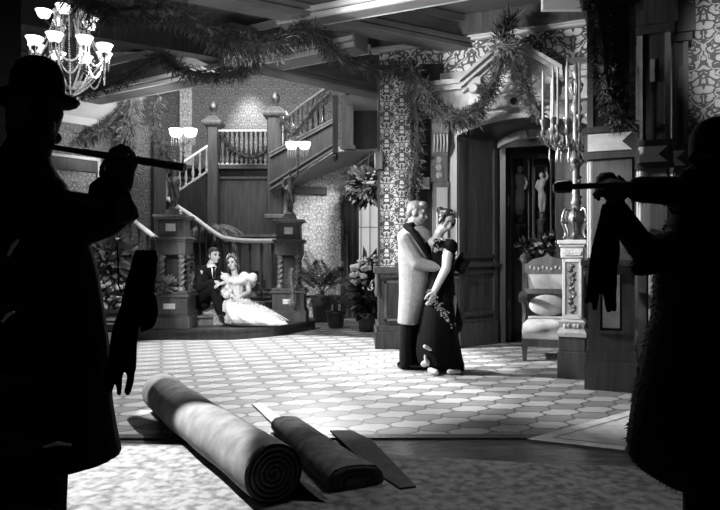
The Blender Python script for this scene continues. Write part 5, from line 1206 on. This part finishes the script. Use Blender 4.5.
def statuette(px, y0, y1, label, flip):
    q = P(px, y0, YC+.06); h = (y0-y1)*YC/F; t = thing('statuette', label, 'statuette', q, 0, 'statuettes on the cabinet'); m = MB(Matrix.Translation(q)); s = h
    m.chain([(0, 0, .45*s), (.02*flip, 0, .6*s), (-.01*flip, 0, .78*s)], [.085*s, .075*s, .085*s]); m.ell((.01*flip, -.01, .93*s), (.055*s, .06*s, .07*s)); m.cap((0, 0, .8*s), (0, 0, .9*s), .035*s, .03*s)
    m.chain([(-.03*s, 0, .45*s), (-.05*s, -.03*s, .25*s), (-.03*s, 0, .05*s)], [.07*s, .05*s, .03*s]); m.chain([(.04*s, 0, .45*s), (.05*s, 0, .25*s), (.04*s, 0, .05*s)], [.07*s, .05*s, .03*s])
    m.chain([(.09*s*flip, 0, .8*s), (.15*s*flip, 0, .66*s), (.10*s*flip, -.06*s, .55*s)], [.035*s, .028*s, .02*s]); m.chain([(-.09*s*flip, 0, .8*s), (-.14*s*flip, 0, .9*s), (-.10*s*flip, -.02*s, 1.02*s)], [.035*s, .028*s, .02*s])
    m.cap((0, 0, .5*s), (.05*s*flip, -.02*s, .2*s), .08*s, .05*s)
    m.blob('figure', M['marbleg'], t, .012, 2)
    m = MB(Matrix.Translation(q)); m.lathe([(.12*s, -.16*s), (.12*s, -.12*s), (.08*s, -.10*s), (.08*s, .02*s), (.11*s, .03*s), (.11*s, .05*s)], seg=16); m.build('plinth', M['wood2'], t)
q1 = zz(256)
statuette(519, 218, 165, 'pale statuette at the outer end of the dark carved cabinet', 1)
statuette(542, 214, 172, 'pale statuette between colonnettes of the dark carved cabinet', -1)
for px, y in ((519, 229), (542, 224)):
    X = P(px, 0, YC).x; m = MB(); m.lathe([(.09, zz(259)), (.09, zz(255)), (.05, zz(250)), (.05, zz(y)), (.08, zz(y-3.5))], (X, YC+.06, 0), 14); m.build('stand', M['wood2'], cab)
random.seed(71)
for px, py, lab in ((521, 250, 'bunch of pale mixed flowers on the cabinet nearest the open door'), (541, 247, 'dark-centred bunch of flowers in the middle of the cabinet top'), (556, 242, 'glossy bouquet on the cabinet just above the armchair')):
    q = P(px, 261, YC-.0); q.z = zz(259); q.y = YC+.02
    random.seed(px); t = thing('flower_arrangement', lab, 'flowers', q, 0, 'flowers along the cabinet'); pot(t, q, .07, .12, M['pot']); c = P(px, py, YC-.02)
    m = MB(); leaves(m, c, (.13, .10, .16), 120, .10); m.build('foliage', M['leaf'], t, smooth=0); m = MB(); blossoms(m, c, (.12, .10, .15), 13, .018, .034); m.build('blossoms', M['flower'], t)

# ------------------------------------------------------------------ rolled carpets
def spiral_roll(label, path, r, seed, mt):
    path = [Vector(p) for p in path]; t = thing('rolled_carpet', label, 'rolled carpet', path[0]); random.seed(seed)
    pts = cr_path(path, 8); N = len(pts); m = MB(); rings = []
    for i, p in enumerate(pts):
        d = (pts[min(i+1, N-1)] - pts[max(i-1, 0)]).normalized(); s = d.cross(V(0, 0, 1)).normalized(); rr = r*(1 + .02*math.sin(i*.9)); ring_ = []
        for k in range(40):
            a = 2*PI*k/40; q = rr*(1 + .012*mnoise.noise(Vector((math.cos(a)*2, math.sin(a)*2, i*.35)))); ring_.append(p + s*math.cos(a)*q*1.02 + V(0, 0, math.sin(a)*q*.97))
        rings.append(ring_)
    m.loft(rings, cap=False); m.build('roll', mt, t, smooth=60)
    for e, (p, q) in enumerate(((pts[0], pts[1]), (pts[-1], pts[-2]))):   # wound end
        d = (p-q).normalized(); s = d.cross(V(0, 0, 1)).normalized(); m = MB(); prof_in = []; prof_out = []
        n = 150; turns = 5.2
        vs = []; fs = []
        for i in range(n+1):
            a = 2*PI*turns*i/n; rad = r*(.10 + .88*i/n); th = r*.075
            for rr, dd in ((rad-th, -.012), (rad-th*.6, .006), (rad+th*.5, .006), (rad+th*.9, -.012)):
                vs.append(p + s*math.cos(a)*rr + V(0, 0, math.sin(a)*rr*.97) + d*dd)
        for i in range(n):
            for k in range(3): fs.append((i*4+k, i*4+k+1, (i+1)*4+k+1, (i+1)*4+k))
        m.add(vs, fs); m.add([p - d*.02 + s*math.cos(2*PI*k/24)*r*.98 + V(0, 0, math.sin(2*PI*k/24)*r*.95) for k in range(24)], [tuple(range(24))]); m.build('wound_end', M['carpetRI'], t, smooth=40)
    return t
r1 = .142
spiral_roll('big rolled carpet lying diagonally on the floor, its wound end towards the viewer', [(-.40, 3.02, r1+.016), (-.80, 3.70, r1+.012), (-1.16, 4.32, r1), (-1.52, 4.98, r1)], r1, 3, M['carpetR'])
m = MB(); tag_ = None
# loose outer flap of the big roll
a0 = V(-.30, 3.12, .10); a1 = V(-.62, 3.75, .10)
fl_ = thing('carpet_flap', 'dark loose carpet end spreading on the floor beside the big roll', 'carpet piece', (-.1, 3.2, 0))
m = MB(); rows_ = []
for f in [i/12 for i in range(13)]:
    A = V(-.315, 3.10, 0).lerp(V(-.60, 3.66, 0), f); B = V(-.12, 3.02, 0).lerp(V(-.42, 3.58, 0), f)
    rows_.append([A.lerp(B, g) + V(0, 0, .11*(1-g)**2.2 + .018 + .004*math.sin(f*9+g*5)) for g in [j/8 for j in range(9)]])
m.loft(rows_, cap=False, closed=False); m.loft([[p - V(0, 0, .010) for p in r_] for r_ in rows_], cap=False, closed=False); m.build('flap', M['carpetK'], fl_)
# flattened folded carpet
fc = thing('folded_carpet', 'smaller flattened carpet roll lying beside the big roll', 'rolled carpet', (-.12, 3.3, 0))
m = MB(); rings = []
cl = cr_path([V(-.02, 3.24, 0), V(-.16, 3.55, 0), V(-.32, 3.95, 0), V(-.50, 4.40, 0)], 6)
for i, p in enumerate(cl):
    d = (cl[min(i+1, len(cl)-1)] - cl[max(i-1, 0)]).normalized(); s = d.cross(V(0, 0, 1)).normalized(); f = i/(len(cl)-1); w_ = .155 - .05*f; h_ = .115 - .035*f
    rings.append([p + s*x*w_ + V(0, 0, z*h_ + .016) for x, z in ((-1, .1), (-.97, .55), (-.75, .9), (-.3, 1.0), (.2, .97), (.7, .85), (.95, .5), (1.0, .1), (.9, 0), (-.9, 0))])
m.loft(rings, cap=True); m.build('roll', mat('folded_weave', .05, .16, .95, 12, (1, 1, 1), .4), fc, smooth=50)
m = MB()
for k in range(3):
    rr = []
    for x, z in ((-.85, .2), (-.8, .65), (-.4, .86), (.2, .84), (.7, .7), (.84, .3)):
        q = cl[0] + V(.115, -.245, 0).normalized()*.004 + V(.9, .43, 0).normalized()*x*.155*(1-.25*k) + V(0, 0, (z*(1-.22*k))*.115 + .016); rr.append(q)
    m.tube(rr, .009, 6)
m.build('folded_edge', M['carpetRI'], fc)
fp = thing('carpet_corner', 'thin dark carpet corner sticking out from under the flattened roll', 'carpet piece', (.2, 3.3, 0))
m = MB(); pts = [G(330, 434), G(352, 434), G(372, 444), G(416, 491), G(400, 493), G(372, 474)]
m.prismz([(p.x, p.y) for p in pts], .0165, .026); m.build('corner', M['carpetK'], fp, smooth=0)
ps = thing('canvas_strip', 'pale strip of canvas lying between the big roll and the flattened roll', 'cloth strip', G(275, 420))
m = MB(); pts = [G(252, 405), G(262, 405), G(302, 433), G(288, 440)]; m.prismz([(p.x, p.y) for p in pts], .0, .012); m.build('strip', M['white'], ps, smooth=0)

# ------------------------------------------------------------------ fir tree at the photo's edge
random.seed(91); YF = 1.75; fb = P(0, 0, YF).x
ft_ = thing('fir_tree', 'dark fir tree with a few glints of tinsel, in front of the bowler-hatted player', 'tree', (fb-.12, YF, 0))
m = MB(); m.tube([(fb-.12, YF, 0), (fb-.12, YF, 1.75)], [.04, .008], 8); m.build('trunk', M['fir'], ft_)
tips = []
for k in range(34):
    z = .12 + 1.5*k/34; r = .34*(1 - z/1.85) + .03; a = k*2.4; c = V(fb-.12, YF, z); d = V(math.cos(a), math.sin(a)*.8, -.12); m = MB(); tip = c + d*r
    m.tube([c, c + d*r*.5 + V(0, 0, .02), tip], [.008, .006, .002], 5)
    for i in range(120):
        f = U(.1, 1); p = c.lerp(tip, f); o = Vector((U(-1, 1), U(-1, 1), U(-.8, .6))).normalized(); v = (d*.8 + o).normalized()*U(.03, .06)*(1.2-.4*f); s = v.orthogonal().normalized()*.0016
        m.add([p - s, p + s, p + v], [(0, 1, 2)])
    m.build('branch', M['fir'], ft_, smooth=0); tips.append(tip)
for x0, y0, x1, y1 in ((44, 447, 71, 445), (2, 322, 14, 312), (8, 256, 18, 240)):
    m = MB(); a = P(x0, y0, YF-.25); b = P(x1, y1, YF-.25); m.tube([a, a.lerp(b, .5) + V(0, 0, .006), b], [.003, .005, .003], 6); m.build('tinsel', M['tinsel'], ft_)
# ------------------------------------------------------------------ lights
def aim(o, tgt):
    d = Vector(tgt) - o.location; o.rotation_euler = d.to_track_quat('-Z', 'Y').to_euler()
def spot(loc, tgt, e, ang, blend=.3, size=.15, square=False):
    l = bpy.data.lights.new('spot', 'SPOT'); l.energy = e; l.spot_size = math.radians(ang); l.spot_blend = blend; l.shadow_soft_size = size; l.use_square = square
    o = bpy.data.objects.new('spot', l); C.objects.link(o); o.location = loc; aim(o, tgt); return o
def area(loc, tgt, e, sx, sy=None):
    l = bpy.data.lights.new('area', 'AREA'); l.energy = e; l.size = sx
    if sy: l.shape = 'RECTANGLE'; l.size_y = sy
    o = bpy.data.objects.new('area', l); C.objects.link(o); o.location = loc; aim(o, tgt); return o
def point(loc, e, size=.1):
    l = bpy.data.lights.new('point', 'POINT'); l.energy = e; l.shadow_soft_size = size
    o = bpy.data.objects.new('point', l); C.objects.link(o); o.location = loc; return o
def flood(loc, pitch, yaw, e, ang, blend=.15, size=.1):   # square-cut lamp: pitch back from straight down, yaw about the vertical
    l = bpy.data.lights.new('flood', 'SPOT'); l.energy = e; l.spot_size = math.radians(ang); l.spot_blend = blend; l.shadow_soft_size = size; l.use_square = True
    o = bpy.data.objects.new('flood', l); C.objects.link(o); o.location = loc
    o.matrix_world = Matrix.Translation(loc) @ Matrix.Rotation(math.radians(yaw), 4, 'Z') @ Matrix.Rotation(math.radians(pitch), 4, 'X'); return o
flood((-.8, 8.6, 3.6), -17, -14, 1450, 75, .10, .1)                 # hall floor
spot((-3.9, 7.6, 3.5), (1.2, 6.9, 1.2), 3000, 46, .4, .1)            # key on the dancing pair, arch and pedestal
spot((-1.9, 6.1, 2.9), (2.2, 7.6, 3.6), 900, 46, .5)                # frieze and pediment
spot((-2.6, 6.0, 3.3), (-1.9, 10.1, .6), 1300, 24, .4)               # seated pair
spot((-1.0, 13.6, 4.2), (-.6, 7.6, 0), 4000, 55, .5, .3)             # back light glancing along the floor
spot((-2.9, 5.0, 3.3), (-1.15, 3.28, 0), 3000, 19.5, .2, .04, True)    # patch on the carpet and roll
area((-2.5, 11.0, 5.0), (-2.5, 14, 2), 170, 3, 2)                    # stair hall
spot((-2.5, 14.05, 5.3), (-2.42, 14.6, 3.3), 420, 60, .7)              # wall behind the gallery rail
spot((-2.2, 9.0, 3.2), (-4.2, 11, 3.6), 300, 50, .6)                 # cream cornice
spot((0.2, 10.2, 3.3), (-.6, 12.9, 1.2), 500, 50, .6)                # wall behind the palm
spot((.9, 4.2, 3.2), (.6, 3.0, 0), 110, 60, .8, .3)                  # faint top light on the near carpet
spot((-2.0, 4.6, 3.3), (1.7, 7.6, 1.7), 800, 50, .5, .1)             # front fill on pier, arch and pillars
spot((-3.6, 5.7, 3.2), (-1.56, 4.95, .2), 1500, 6.5, .25, .04)          # far end of the roll
spot((-.6, 9.6, 2.7), (0.05, 10.4, 1.0), 90, 40, .6)                   # flowers by the pier
spot((-1.6, 5.0, 3.0), (-2.93, 6.58, 3.1), 160, 24, .6)                # sparkle on the chandelier
spot((-.6, 4.7, 2.5), (-.7, 7.2, 4.0), 150, 85, .7, .2)                # garlands and beams from below
spot((-2.6, 8.6, 2.9), (-4.0, 10.4, .8), 180, 34, .6)                  # flower stand
area((-2.2, 8.7, 3.5), (-2.2, 11, 1.2), 14, 1.6)                       # soft fill on the stair
spot((2.1, 3.9, 3.5), (4.2, 6.0, 3.3), 420, 44, .5)                    # damask wall beside the pillars
spot((-.5, 3.7, 2.9), (2.35, 5.75, 1.75), 230, 20, .6)                 # plaques on the pillars
